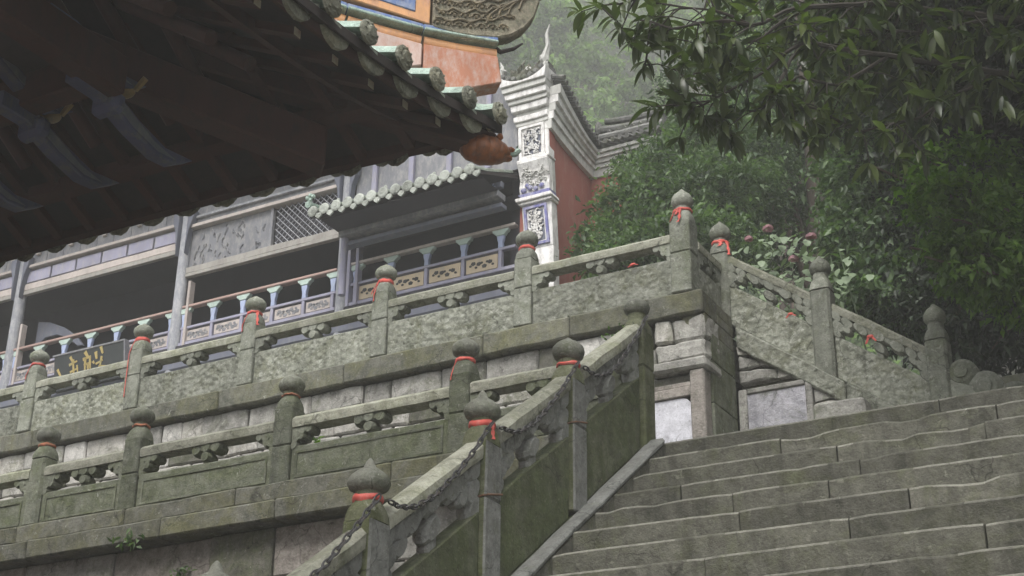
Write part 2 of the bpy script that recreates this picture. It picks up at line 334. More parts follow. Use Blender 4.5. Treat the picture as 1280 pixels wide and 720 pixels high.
# ------------------------------------------------------------------ retaining walls built of separate stones
def stone_block(parent, a, b, mat, fn=ident, bev=.012, rough=.007, cut=0):
    MB(fn).box(a, b).build('stone_block', mat, parent, bevel=bev, rough=rough, rs=6, cut=cut)
def course_wall(parent, x0, x1, zs, yf, depth, pick, lmin, lmax, fn=ident, **kw):
    for j, (z0, z1) in enumerate(zip(zs, zs[1:])):
        x = x0-random.uniform(0, lmin*.8)
        while x < x1-.01:
            l = random.uniform(lmin, lmax); a, b = max(x, x0), min(x+l, x1)
            if b-a > .06:
                pr = random.uniform(-.018, .012)
                stone_block(parent, (a+.005, yf+pr, z0+.005), (b-.005, yf+depth, z1-.005), pick(a, z0), fn, **kw)
            x += l
def rise_list(z0, z1, h):
    out = [z0]
    while out[-1] < z1-h*.6: out.append(out[-1]+h*random.uniform(.85, 1.15))
    out[-1] = z1; return out
def pick_low(x, z): return random.choice([M['darkblock'], M['block'], M['darkblock'], M['brownstone']])
def pick_up(x, z): return random.choice([M['paleblock'], M['block'], M['whitestone'], M['paleblock'], M['block'], M['darkblock'], M['block']])
lw = thing('retaining_wall', (-9, Y1, GZ), 'tall mossy block wall carrying the lower carved balustrade at bottom left', 'stone wall')
course_wall(lw, -14.5, -4.14, rise_list(GZ, 3.09, .285), Y1+.06, .3, pick_low, .5, 1.0)
MB().box((-14.6, Y1+.18, GZ), (-4.16, Y1+.6, 3.08)).build('wall_core', M['mortar'], lw)
uw = thing('retaining_wall', (-9, Y2, 3.31), 'pale and grey block wall between the two balustrades, behind the lower one', 'stone wall')
course_wall(uw, -15.0, -4.70, rise_list(3.31, 4.47, .235)+[4.715, 4.925], Y2+.05, .25, pick_up, .22, .62, bev=.016, rough=.014, cut=.12)
MB().box((-15.0, Y2+.16, 3.3), (-4.32, Y2+.6, 4.93)).build('wall_core', M['mortar'], uw)

# corner pier of the upper terrace, right end
cpier = thing('corner_pier', (-4.45, Y2, 3.31), 'rough stone corner pier with a pale marble panel, right of the last stair post', 'stone pier')
for a, b, m in [((-4.69, 4.735), (-4.54, 4.925), 'paleblock'), ((-4.53, 4.72), (-4.25, 4.925), 'block'), ((-4.69, 4.555), (-4.25, 4.715), 'block')]:
    stone_block(cpier, (a[0], Y2+.01, a[1]), (b[0], Y2+.3, b[1]), M[m], rough=.022, bev=.02, cut=.06)
stone_block(cpier, (-4.72, Y2-.05, 4.45), (-4.235, Y2+.3, 4.545), M['block'], rough=.012, bev=.02)
MB().box((-4.385, Y2-.02, 3.3), (-4.262, Y2+.12, 4.447)).build('corner_pillar', M['brownstone'], cpier, bevel=.012, rough=.004, cut=.2)
for z0, z1, m, pr in ((4.375, 4.44, 'darkblock', .05), (4.33, 4.37, 'brownstone', .02), (4.245, 4.325, 'brownstone', .0)):
    MB().box((-4.72, Y2+pr, z0), (-4.39, Y2+.3, z1)).build('moulding', M[m], cpier, bevel=.006, rough=.004, cut=.2)
MB().prism([(-4.72, 3.5), (-4.395, 3.5), (-4.395, 4.18), (-4.43, 4.225), (-4.47, 4.24), (-4.72, 4.24)], Y2+.02, Y2+.2).build('marble_panel', M['marble'], cpier, bevel=.006)
for z0, z1 in ((3.31, 3.75), (3.755, 4.2), (4.205, 4.56), (4.565, 4.80)):            # its face towards the right
    MB().box((-4.45, Y2+.13, z0), (-4.245, 11.03, z1)).build('side_slab', M['panel'], cpier, bevel=.006, rough=.004, cut=.25)
MB().box((-4.45, Y2+.02, 4.80), (-4.25, 11.03, 4.93)).build('side_slab', M['ledge'], cpier, bevel=.006, rough=.004, cut=.25)

# ------------------------------------------------------------------ balustrades
FIN = {'bun': [(.060, 0), (.092, .022), (.104, .055), (.098, .088), (.070, .118), (.034, .138), (.018, .150), (.006, .158)],
       'onion': [(.060, 0), (.094, .020), (.106, .048), (.096, .080), (.066, .108), (.032, .130), (.020, .160), (.006, .178)],
       'bud': [(.062, 0), (.084, .02), (.094, .055), (.088, .09), (.066, .125), (.036, .150), (.016, .172), (.006, .182)]}
def post(parent, x, y, z0, ztop, wd=.17, fin='bun', mat='post', side=None, joint=None, fs=1.0):
    prof = FIN[fin]; fh = prof[-1][1]*fs; zb = ztop-fh-.045; h = wd/2
    mb = MB()
    def shaft(a, b): mb.box((x-h, y-h, a), (x+h, y+h, b))
    top = zb-.10
    if joint: shaft(z0, joint-.002); mb.box((x-h*.93, y-h*.93, joint-.01), (x+h*.93, y+h*.93, joint+.01)); shaft(joint+.002, top)
    else: shaft(z0, top)
    o = mb.build('post', M[mat], parent, bevel=.022, rough=.0035, rs=5, cut=.22)
    if side:
        o.data.materials.append(M[side])
        for p in o.data.polygons:
            if p.normal.x > .5: p.material_index = 1
    if side == 'greypost' and joint:
        sm_ = MB(); k_ = h+.001; ps_ = [(-k_, -k_, -.03), (k_*.8, -k_, .005), (k_, -k_*.8, .01), (k_, k_, .05)]
        sm_.tube([(x+a_, y+b_, joint+c_) for a_, b_, c_ in ps_], .006, 5); sm_.build('iron_strap', M['rust'], o)
    mb = MB()                                    # rounded shoulder and neck
    rings = []
    for r, z in ((1, top-.005), (.99, top+.03), (.93, top+.062), (.82, top+.088), (.74, zb), (.74, zb+.047)):
        ring = []
        for i in range(24):
            a = 2*math.pi*i/24; ca, sa = math.cos(a), math.sin(a)
            k = min(1.0, max(0, (z-top)/.1)); ex = 7-4.9*k
            q = (abs(ca)**ex+abs(sa)**ex)**(-1/ex)
            ring.append(mb.v((x+h*r*q*ca, y+h*r*q*sa, z)))
        rings.append(ring)
    mb._skin(rings); n = mb.build('post_neck', M[mat], o, smooth=True, rough=.002)
    mb = MB(); mb.lathe((x, y, zb+.045), [(a*fs, b*fs) for a, b in prof], 18); mb.build('finial', M['finial'] if mat != 'uppost' else M['uppost'], o, smooth=True, rough=.004, rs=7)
    return zb
RIB = []
def ribbon(x, y, z, wd, label, tails=(), grp='red ribbons tied to the balustrade posts', mat='ribbon'):
    r = wd*.40; hh = random.uniform(.5, .85)*(.7 if mat != 'ribbon' else 1); mb = MB(); rings = []
    for j, (dr, dz) in enumerate(((.0, -.022), (.006, -.012), (.009, .0), (.006, .014), (.0, .024))):
        rings.append([mb.v((x+(r+dr+noise.noise(Vector((i*.9, j, x*9)))*.005)*math.cos(2*math.pi*i/22), y+(r+dr+noise.noise(Vector((i*.9, j, y*9)))*.005)*math.sin(2*math.pi*i/22), z+dz*hh*(1+.5*noise.noise(Vector((i*.35, x*5, 7+z))))+noise.noise(Vector((i*.5, x*7, 2)))*.012)) for i in range(22)])
    mb._skin(rings, caps=False)
    for ang, ln, ww in tails:                    # hanging ends, a thin cloth strip on the face of the post
        ux, uy = math.cos(ang), math.sin(ang); tx, ty = -uy, ux; rr = max(r+.01, (wd/2+.006)/max(abs(ux), abs(uy)))
        rg = []
        for k in range(9):
            q = k/8; rad = r+.008+(rr-r)*min(1, q*2.4*ln/.16*.5+.0) if q else r+.008
            wig = noise.noise(Vector((k*.5, ang, x)))*.018*q; hw = ww*(.5+.25*math.sin(k*1.7))
            cx, cy_ = x+ux*rad+tx*wig, y+uy*rad+ty*wig; zz = z-.005-ln*q
            rg.append([mb.v((cx+tx*hw+ux*.004, cy_+ty*hw+uy*.004, zz)), mb.v((cx-tx*hw+ux*.001, cy_-ty*hw+uy*.001, zz-.004)), mb.v((cx-tx*hw-ux*.004, cy_-ty*hw-uy*.004, zz)), mb.v((cx+tx*hw-ux*.003, cy_+ty*hw-uy*.003, zz))])
        mb._skin(rg)
    o = mb.build('ribbon', M[mat], None, smooth=True); tag(o, label, 'ribbon', grp); return o
def cloud(mb, s, vt, vb, th, k=1.0):
    h = vt-vb; r = max(h, .16)*.33*k
    mb.disc((s-.62*h, 0, vt-.22*h), r, th, 12); mb.disc((s+.62*h, 0, vt-.22*h), r, th, 12); mb.disc((s, 0, vt-.12*h), r*1.15, th*1.05, 12)
    mb.disc((s-.3*h, 0, vt-.1*h), r*.9, th*.9, 10); mb.disc((s+.3*h, 0, vt-.1*h), r*.9, th*.9, 10)
    mb.disc((s, 0, vb+.36*h), r*.95, th*1.1, 12); mb.box((s-.12*h, -th*.4, vb-.01), (s+.12*h, th*.4, vb+.3*h)); mb.disc((s, 0, vb+.08*h), r*.55, th*.8, 10)
def endcloud(mb, s, sg, vt, vb, th, k=1.0):
    h = vt-vb; r = h*.32*k
    for a, b, kk in ((.12, .84, 1), (.55, .80, 1), (.95, .82, .8), (.18, .45, 1.05), (.5, .5, .8), (.1, .12, .9)): mb.disc((s+sg*a*h, 0, vt-(1-b)*(vt-vb)), r*kk, th*(.9+.1*kk), 12)
def bay(parent, fn, s0, s1, v, mats, th=.14, small=False, groove=True, ck=1.0, tk=.86):
    """rail, openwork with carved clouds, solid panel; v = rail top, rail bottom, opening bottom, panel bottom"""
    rtop, rbot, ob, pb = v; n = max(2, int(abs(s1-s0)/.2)); g = .004; t = th/2
    mb = MB(fn); prof = [(-t, rbot), (-t*1.05, rbot+(rtop-rbot)*.25), (-t*1.05, rtop-(rtop-rbot)*.3), (-t*.6, rtop), (t*.6, rtop), (t*1.05, rtop-(rtop-rbot)*.3), (t*1.05, rbot+(rtop-rbot)*.25), (t, rbot)]
    k = max(3, int((s1-s0)/.12)); mb.sweep(prof, [s0+g+(s1-s0-2*g)*i/k for i in range(k+1)], lambda q, a, b: (q, a, b))
    mb.build('rail', M[mats[0]], parent, rough=.005, rs=4)
    mb = MB(fn); mid = (s0+s1)/2; tt = th*tk
    cloud(mb, mid, rbot+.004, ob-.004, tt, ck); mb.build('cloud_bracket', M[mats[1]], parent, rough=.006, rs=9)
    for s, sg in ((s0, 1), (s1, -1)):
        mb = MB(fn); endcloud(mb, s, sg, rbot+.004, ob-.004, tt, ck); mb.build('end_bracket', M[mats[1]], parent, rough=.006, rs=9)
    if small:
        mb = MB(fn); q = (s1-s0)
        for c in (.32, .68): mb.box((s0+q*(c-.07), -tt*.3, rbot-(rbot-ob)*.1), (s0+q*(c+.07), tt*.3, rbot+.003))
        mb.build('fret', M[mats[1]], parent, bevel=.004)
    mb = MB(fn); mb.lbox((s0+g, -t*.8, pb), (s1-g, t*.8, ob), n)
    mb.build('panel', M[mats[2]], parent, bevel=.008, rough=.005, rs=4, cut=.3)
    if groove:                                    # raised border of the panel
        mb = MB(fn); e = t*.8; f0, f1, z0, z1 = s0+.05, s1-.05, pb+.03, ob-.045; b_ = .018
        for a, b in (((f0, -e-.008, z0), (f1, -e+.01, z0+b_)), ((f0, -e-.008, z1-b_), (f1, -e+.01, z1)), ((f0, -e-.008, z0+b_), (f0+b_, -e+.01, z1-b_)), ((f1-b_, -e-.008, z0+b_), (f1, -e+.01, z1-b_))):
            mb.lbox(a, b, 4)
        mb.build('panel_border', M[mats[2]], parent, rough=.003)
def ledge_row(parent, fn, s0, s1, zs, th, mat='ledge', lmin=.9, lmax=1.7, name='ledge_stone'):
    for (z0, z1, y0) in zs:
        s = s0
        while s < s1-.01:
            e = min(s1, s+random.uniform(lmin, lmax))
            if s1-e < .3: e = s1
            MB(fn).lbox((s+.004, y0, z0+.002), (e-.004, th, z1-.002), 6).build(name, M[mat], parent, bevel=.014, rough=.010, rs=4, cut=.35)
            s = e
def frame(O, U, Nn, slope=0):
    O, U, Nn = Vector(O), Vector(U), Vector(Nn)
    return lambda p: O+U*p.x+Nn*p.y+Vector((0, 0, p.z+slope*p.x))

# lower terrace balustrade ------------------------------------------------
lb = thing('stone_balustrade', (-8, Y1+.07, 3.31), 'lower mossy carved balustrade running left from the top stair post', 'balustrade')
LX = [-12.7, -11.15, -9.60, -8.54, -7.01, -5.43]
fnl = frame((0, Y1+.07, 0), (1, 0, 0), (0, 1, 0))
for x in LX: post(lb, x, Y1+.07, 3.40, 4.31, joint=3.70 if x > -9 else None, side='post')
for a, b in zip(LX, LX[1:]+[-4.08]): bay(lb, fnl, a+.085, b-.085, (3.93, 3.835, 3.685, 3.40), ('rail', 'post', 'panel'), small=(b-a < 1.3))
ledge_row(lb, ident, -14.2, -4.14, ((3.25, 3.40, Y1-.06), (3.09, 3.25, Y1-.11)), Y1+.3)
# upper terrace balustrade ------------------------------------------------
ub = thing('stone_balustrade', (-9, Y2+.07, 4.98), 'upper weathered balustrade with red-tied posts, below the painted gallery', 'balustrade')
UX = [-14.75, -13.3, -11.85, -10.39, -8.95, -7.42, -5.92, -4.43]
fnu = frame((0, Y2+.07, 0), (1, 0, 0), (0, 1, 0))
for x in UX: post(ub, x, Y2+.07, 5.14, 6.12 if x > -4.5 else 6.09, wd=.18 if x > -4.5 else .17, mat='uppost', joint=5.50, fin='bud' if x > -4.5 else 'bun')
for a, b in zip(UX, UX[1:]): bay(ub, fnu, a+.085, b-.085, (5.70, 5.61, 5.465, 5.13), ('rail', 'uppost', 'uppanel'), groove=False)
ledge_row(ub, ident, -15.0, -4.245, ((4.93, 5.13, Y2-.03),), Y2+.3, lmin=.8, lmax=1.5)
# return of the upper balustrade along the end of the terrace, then down the side flight
post(ub, -4.36, 11.13, 5.0, 6.09, wd=.165, mat='uppost', fin='bud')
fnr = frame((-4.40, 10.56, 0), (0, 1, 0), (-1, 0, 0))
bay(ub, fnr, .0, .49, (5.66, 5.57, 5.42, 5.13), ('rail', 'uppost', 'uppanel'), groove=False)
for z0, z1, xo in ((5.02, 5.13, -4.262), (4.93, 5.02, -4.25)): MB().box((-4.5, Y2+.275, z0), (xo, 11.04, z1)).build('ledge_stone', M['ledge'], ub, bevel=.01, rough=.006, cut=.2)
sb = thing('stone_balustrade', (-3.4, 11.13, 3.31), 'sloping balustrade going down to the right from the terrace corner', 'balustrade')
SF = .727; YS = 11.05
fns = frame((-4.232, YS+.07, 5.70), (1, 0, 0), (0, 1, 0), -SF)
SX = [-4.36, -3.49, -2.60]
for x, zt in ((-3.49, 5.55), (-2.60, 4.93)): post(sb, x, YS+.07, zt-1.13, zt, wd=.17, mat='uppost', fin='bud', fs=.95)
for a, b in ((-4.285, -3.575), (-3.405, -2.685)): bay(sb, fns, a+4.232, b+4.232, (0, -.085, -.285, -.66), ('rail', 'uppost', 'uppanel'), th=.10, groove=False, ck=.85, tk=1.0)
ledge_row(sb, fns, 0.0, 1.56, ((-.86, -.66, -.09),), .09, mat='uppanel', lmin=.8, lmax=1.2)
for x, r, zc in ((-2.43, .115, 4.30), (-2.27, .13, 4.16), (-2.07, .15, 4.02)):      # scroll drum stones at the foot
    mb = MB(); mb.disc((x, YS+.07, zc), r, .14, 20, dome=.2); mb.disc((x, YS+.07, zc), r*.6, .17, 16, dome=.3); mb.build('scroll_stone', M['uppost'], sb, rough=.006, rs=6)
MB().hexa([(-2.55, YS, 3.3), (-1.9, YS, 3.3), (-1.9, YS+.14, 3.3), (-2.55, YS+.14, 3.3), (-2.55, YS, 4.28), (-1.9, YS, 3.92), (-1.9, YS+.14, 3.92), (-2.55, YS+.14, 4.28)]).build('end_stone', M['uppost'], sb, bevel=.01, rough=.006, cut=.2)
# wall of the side flight
sw = thing('side_wall', (-3.8, YS, 3.31), 'block wall with a framed lilac panel under the sloping balustrade', 'stone wall')
def under(x): return 5.70-.86-SF*(x+4.232)
z = 3.31
for h in (.22, .20, .21, .2, .12, .13, .13, .13, .13, .13):
    x = -4.235
    while x < -2.3:
        l = random.uniform(.18, .36); b = min(x+l, -2.25)
        if z >= 4.13 and z < 4.46 and x < -3.60:      # the framed panel stands here
            if b > -3.60: x = -3.60; b = x+.2
            else: x += l; continue
        ta, tb = min(z+h, under(x)+.02), min(z+h, under(b)+.02)
        if ta > z+.02 or tb > z+.02:
            ta, tb = max(ta, z+.012), max(tb, z+.012)
            mb = MB(); mb.hexa([(x+.004, YS+.015, z+.004), (b-.004, YS+.015, z+.004), (b-.004, YS+.2, z+.004), (x+.004, YS+.2, z+.004), (x+.004, YS+.015, ta-.004), (b-.004, YS+.015, tb-.004), (b-.004, YS+.2, tb-.004), (x+.004, YS+.2, ta-.004)])
            mb.build('stone_block', random.choice([M['block'], M['paleblock']]), sw, bevel=.014, rough=.012, rs=9, cut=.08)
        x = b
    z += h
MB().prism([(-4.235, 3.31), (-2.2, 3.31), (-2.2, 3.38), (-4.235, 4.83)], YS+.09, YS+.15).build('wall_core', M['mortar'], sw)
MB().box((-4.16, YS-.005, 3.9), (-3.665, YS+.08, 4.415)).build('marble_panel', M['greymarble'], sw, bevel=.004)
for a, b in (((-4.235, 3.9), (-4.16, 4.46)), ((-3.665, 3.9), (-3.605, 4.46)), ((-4.16, 4.415), (-3.665, 4.46))):
    MB().box((a[0]+.002, YS-.02, a[1]), (b[0]-.002, YS+.1, b[1])).build('panel_frame', M['block'], sw, bevel=.008, rough=.003)
MB().box((-3.55, YS-.22, 3.9), (-3.13, YS-.04, 4.165)).build('loose_slab', M['block'], sw, bevel=.02, rough=.012, cut=.2)
ss = tag(bpy.data.objects.new('side_steps', None), kind='structure'); COL.objects.link(ss); ss.location = (-3.3, 12, 3.3)
for k in range(9): MB().box((-4.2+.245*k, YS+.22, 3.3), (-3.9+.245*k, 13.2, 4.96-.18*k)).build('step_slab', M['step'], ss, bevel=.01)

# stair balustrade --------------------------------------------------------
st = thing('stone_balustrade', (-4.1, 6.5, GZ), 'mossy stair balustrade hung with chains, climbing beside the steps', 'balustrade')
XC = -4.1
SP = [('D', 8.82, 4.39, 'bun'), ('C', 7.795, 3.70, 'bun'), ('B', 6.775, 3.005, 'onion'), ('A', 5.74, 2.308, 'onion')]
for k in range(1, 6): SP.append(('E', 5.74-1.035*k, 2.308-1.035*k*SL, 'onion'))
neck = {}
for i, (nm, y, zt, f) in enumerate(SP):
    if i == 0: z0 = 3.2
    else: z0 = nose_z(y)+.0
    zb = post(st, XC, y, z0, zt, wd=.17, fin=f, mat='stairpost', side='greypost' if i else 'stairpost', joint=nose_z(y)+.55 if i < 4 else None, fs=1.0 if i else .9)
    neck[i] = (XC, y, zb)
fnt = frame((XC, YT, ZT), (0, 1, 0), (-1, 0, 0), SL)
ys = [p[1] for p in SP]
for i, (a, b) in enumerate(zip(ys[1:], ys)):
    if i > 4: break
    bay(st, fnt, a+.088-YT, b-.088-YT, (.925, .825, .535, .02), ('rail', 'greypost', 'stairpanel'), th=.13, groove=False, ck=.82, tk=.7)
# sloping kerb stone along the foot
s = -6.9
while s < -.02:
    e = min(-.0, s+random.uniform(.75, 1.2)); 
    MB(fnt).lbox((s+.004, -.185, -.012), (e-.010, -.065, .042+random.uniform(-.008, .008)), 5).build('kerb_stone', M['greypost'], st, bevel=.014, rough=.010, rs=4, cut=.3); s = e
MB(fnt).lbox((-6.9, -.175, -.30), (.0, -.062, -.016), 12).build('plinth', M['step'], st)
MB(fnt).lbox((-6.9, -.065, -.3), (.05, .085, .018), 12).build('plinth', M['stairpanel'], st)
MB().box((-4.19, 1.8, GZ), (-4.12, 8.8, GZ+.3)).build('plinth', M['stairpanel'], st)
MB().hexa([(-4.185, 2.2, GZ), (-4.04, 2.2, GZ), (-4.04, 8.8, GZ), (-4.185, 8.8, GZ), (-4.185, 2.2, nose_z(2.2)-.28), (-4.04, 2.2, nose_z(2.2)-.28), (-4.04, 8.8, nose_z(8.8)-.3), (-4.185, 8.8, nose_z(8.8)-.3)]).build('plinth', M['darkblock'], st)

# ribbons ------------------------------------------------------------------
ribbon(XC, SP[3][1], neck[3][2]+.012, .17, 'narrow orange-red ribbon round the nearest, lowest stair post')
ribbon(XC, SP[2][1], neck[2][2]+.012, .17, 'orange-red ribbon with a short tail on the second stair post from below', tails=((-.25, .09, .02),))
ribbon(XC, SP[1][1], neck[1][2]+.012, .17, 'broad red ribbon on the third stair post, in front of the pale blocks')
zl = 4.31-.158-.045+.012
ribbon(-5.43, Y1+.07, zl, .17, 'red ribbon with a long end on the lower row post behind the tallest onion finial', tails=((-2.15, .16, .012),))
ribbon(-7.01, Y1+.07, zl, .17, 'faded red band on the second post from the right of the lower row', mat='ribbon_old')
ribbon(-8.54, Y1+.07, zl, .17, 'dull orange band on the third post of the lower row from the right', mat='ribbon_old')
ribbon(-9.60, Y1+.07, zl, .17, 'rust-coloured band on the leftmost post seen in the lower row', mat='ribbon_old')
zu = 6.09-.158-.045+.012
ribbon(-5.92, Y2+.07, zu, .17, 'thin red ribbon round the upper post in front of the white gable pier')
ribbon(-7.42, Y2+.07, zu, .17, 'red ribbon trailing left on the upper post below the small tiled eave', tails=((-2.1, .20, .018), (-2.35, .12, .015)))
ribbon(-8.95, Y2+.07, zu, .17, 'red ribbon with two hanging ends, third upper post left of the gable pier', tails=((-2.15, .20, .018), (-.6, .15, .02)))
ribbon(-10.39, Y2+.07, zu-.0, .17, 'long faded pink streamer hanging down the left side of an upper post', tails=((-2.2, .62, .016), ))
ribbon(-11.85, Y2+.07, zu, .17, 'bright red ribbon with one tail on the leftmost upper post, beside the sign', tails=((-2.1, .17, .02),))
ribbon(-4.43, Y2+.07, 6.12-.182-.045+.008, .19, 'bright red bow with a drooping end on the tallest corner post', tails=((-1.75, .05, .03), (-1.45, .13, .02), (-2.2, .10, .02)))
ribbon(-4.36, 11.13, 6.09-.182-.045+.008, .175, 'wide bright red ribbon on the post just behind the corner post', tails=((-.5, .14, .02), (-1.2, .05, .03)))
def knot(p, label, sz=.05, tail=.12):
    mb = MB(); mb.ball(p, sz*.6, 8, 6, (1.3, .6, .7)); x, y, z = p
    for k, (dx, ln) in enumerate(((-.03, tail), (.035, tail*.8))):
        rg = []
        for j in range(5):
            q = j/4; cx = x+dx*(.3+q); zz = z-ln*q; hw = sz*.3*(1-.3*q)
            rg.append([mb.v((cx-hw, y-.004, zz)), mb.v((cx+hw, y-.002, zz)), mb.v((cx+hw, y+.003, zz)), mb.v((cx-hw, y+.003, zz))])
        mb._skin(rg)
    tag(mb.build('ribbon', M['ribbon'], None, smooth=True, rough=.004, rs=12), label, 'ribbon', 'red ribbons tied to the balustrade posts')
knot((-3.74, YS-.02, 5.045), 'small crumpled red ribbon in the upper opening of the sloping balustrade', .032, .03)
knot((-3.10, YS-.02, 4.72), 'red ribbon knotted inside the lower opening of the sloping balustrade', .036, .06)
knot((-4.86, Y2-.02, 5.475), 'flat red scrap lying in the opening nearest the corner post', .035, .015)

# chains -------------------------------------------------------------------
def chain(p0, p1, sag, label, link_r=.021):
    P0, P1 = Vector(p0), Vector(p1); pts = []
    L = (P1-P0).length*1.08; n = max(6, int(L/(link_r*2.35)))
    for i in range(n+1):
        q = i/n; p = P0.lerp(P1, q); p.z -= sag*4*q*(1-q)*(1+.35*(1-2*q)); p += noise.noise_vector(p*9)*.006; pts.append(p)
    mb = MB()
    for i in range(n):
        c = (pts[i]+pts[i+1])/2; d = (pts[i+1]-pts[i]); ln = d.length; d.normalize()
        a = d.cross(Vector((1, 0, .3))).normalized(); b = d.cross(a)
        s_ = a if i % 2 else b; nn = b if i % 2 else a; hl = ln*.72; hw = link_r*.62; rr = link_r*.26
        path = []
        for k in range(10):
            t = 2*math.pi*k/10; path.append(c+d*hl*math.cos(t)+s_*hw*math.sin(t))
        rings = []
        for k in range(10):
            tg = (path[(k+1) % 10]-path[k-1]).normalized(); e1 = nn; e2 = tg.cross(nn).normalized()
            rings.append([mb.v(path[k]+(e1*math.cos(2*math.pi*m_/5)+e2*math.sin(2*math.pi*m_/5))*rr) for m_ in range(5)])
        for k in range(10):
            for m_ in range(5): mb.bm.faces.new((rings[k][m_], rings[k][(m_+1) % 5], rings[(k+1) % 10][(m_+1) % 5], rings[(k+1) % 10][m_]))
    tag(mb.build('chain', M['iron'], None, smooth=True), label, 'chain', 'iron chains hung between the stair posts')
def nk(i, side=1): x, y, z = neck[i]; return (x+.095, y+side*.045, z+.005)
chain(nk(4, 1), nk(3, -1), .12, 'iron chain hanging below the nearest stair post at the bottom edge')
chain(nk(3, 1), nk(2, -1), .15, 'iron chain along the rail between the two lowest visible stair posts')
chain(nk(2, 1), nk(1, -1), .14, 'iron chain slung between the second and third stair posts')
chain(nk(1, 1), nk(0, -1), .17, 'iron chain from the third stair post up to the top post')

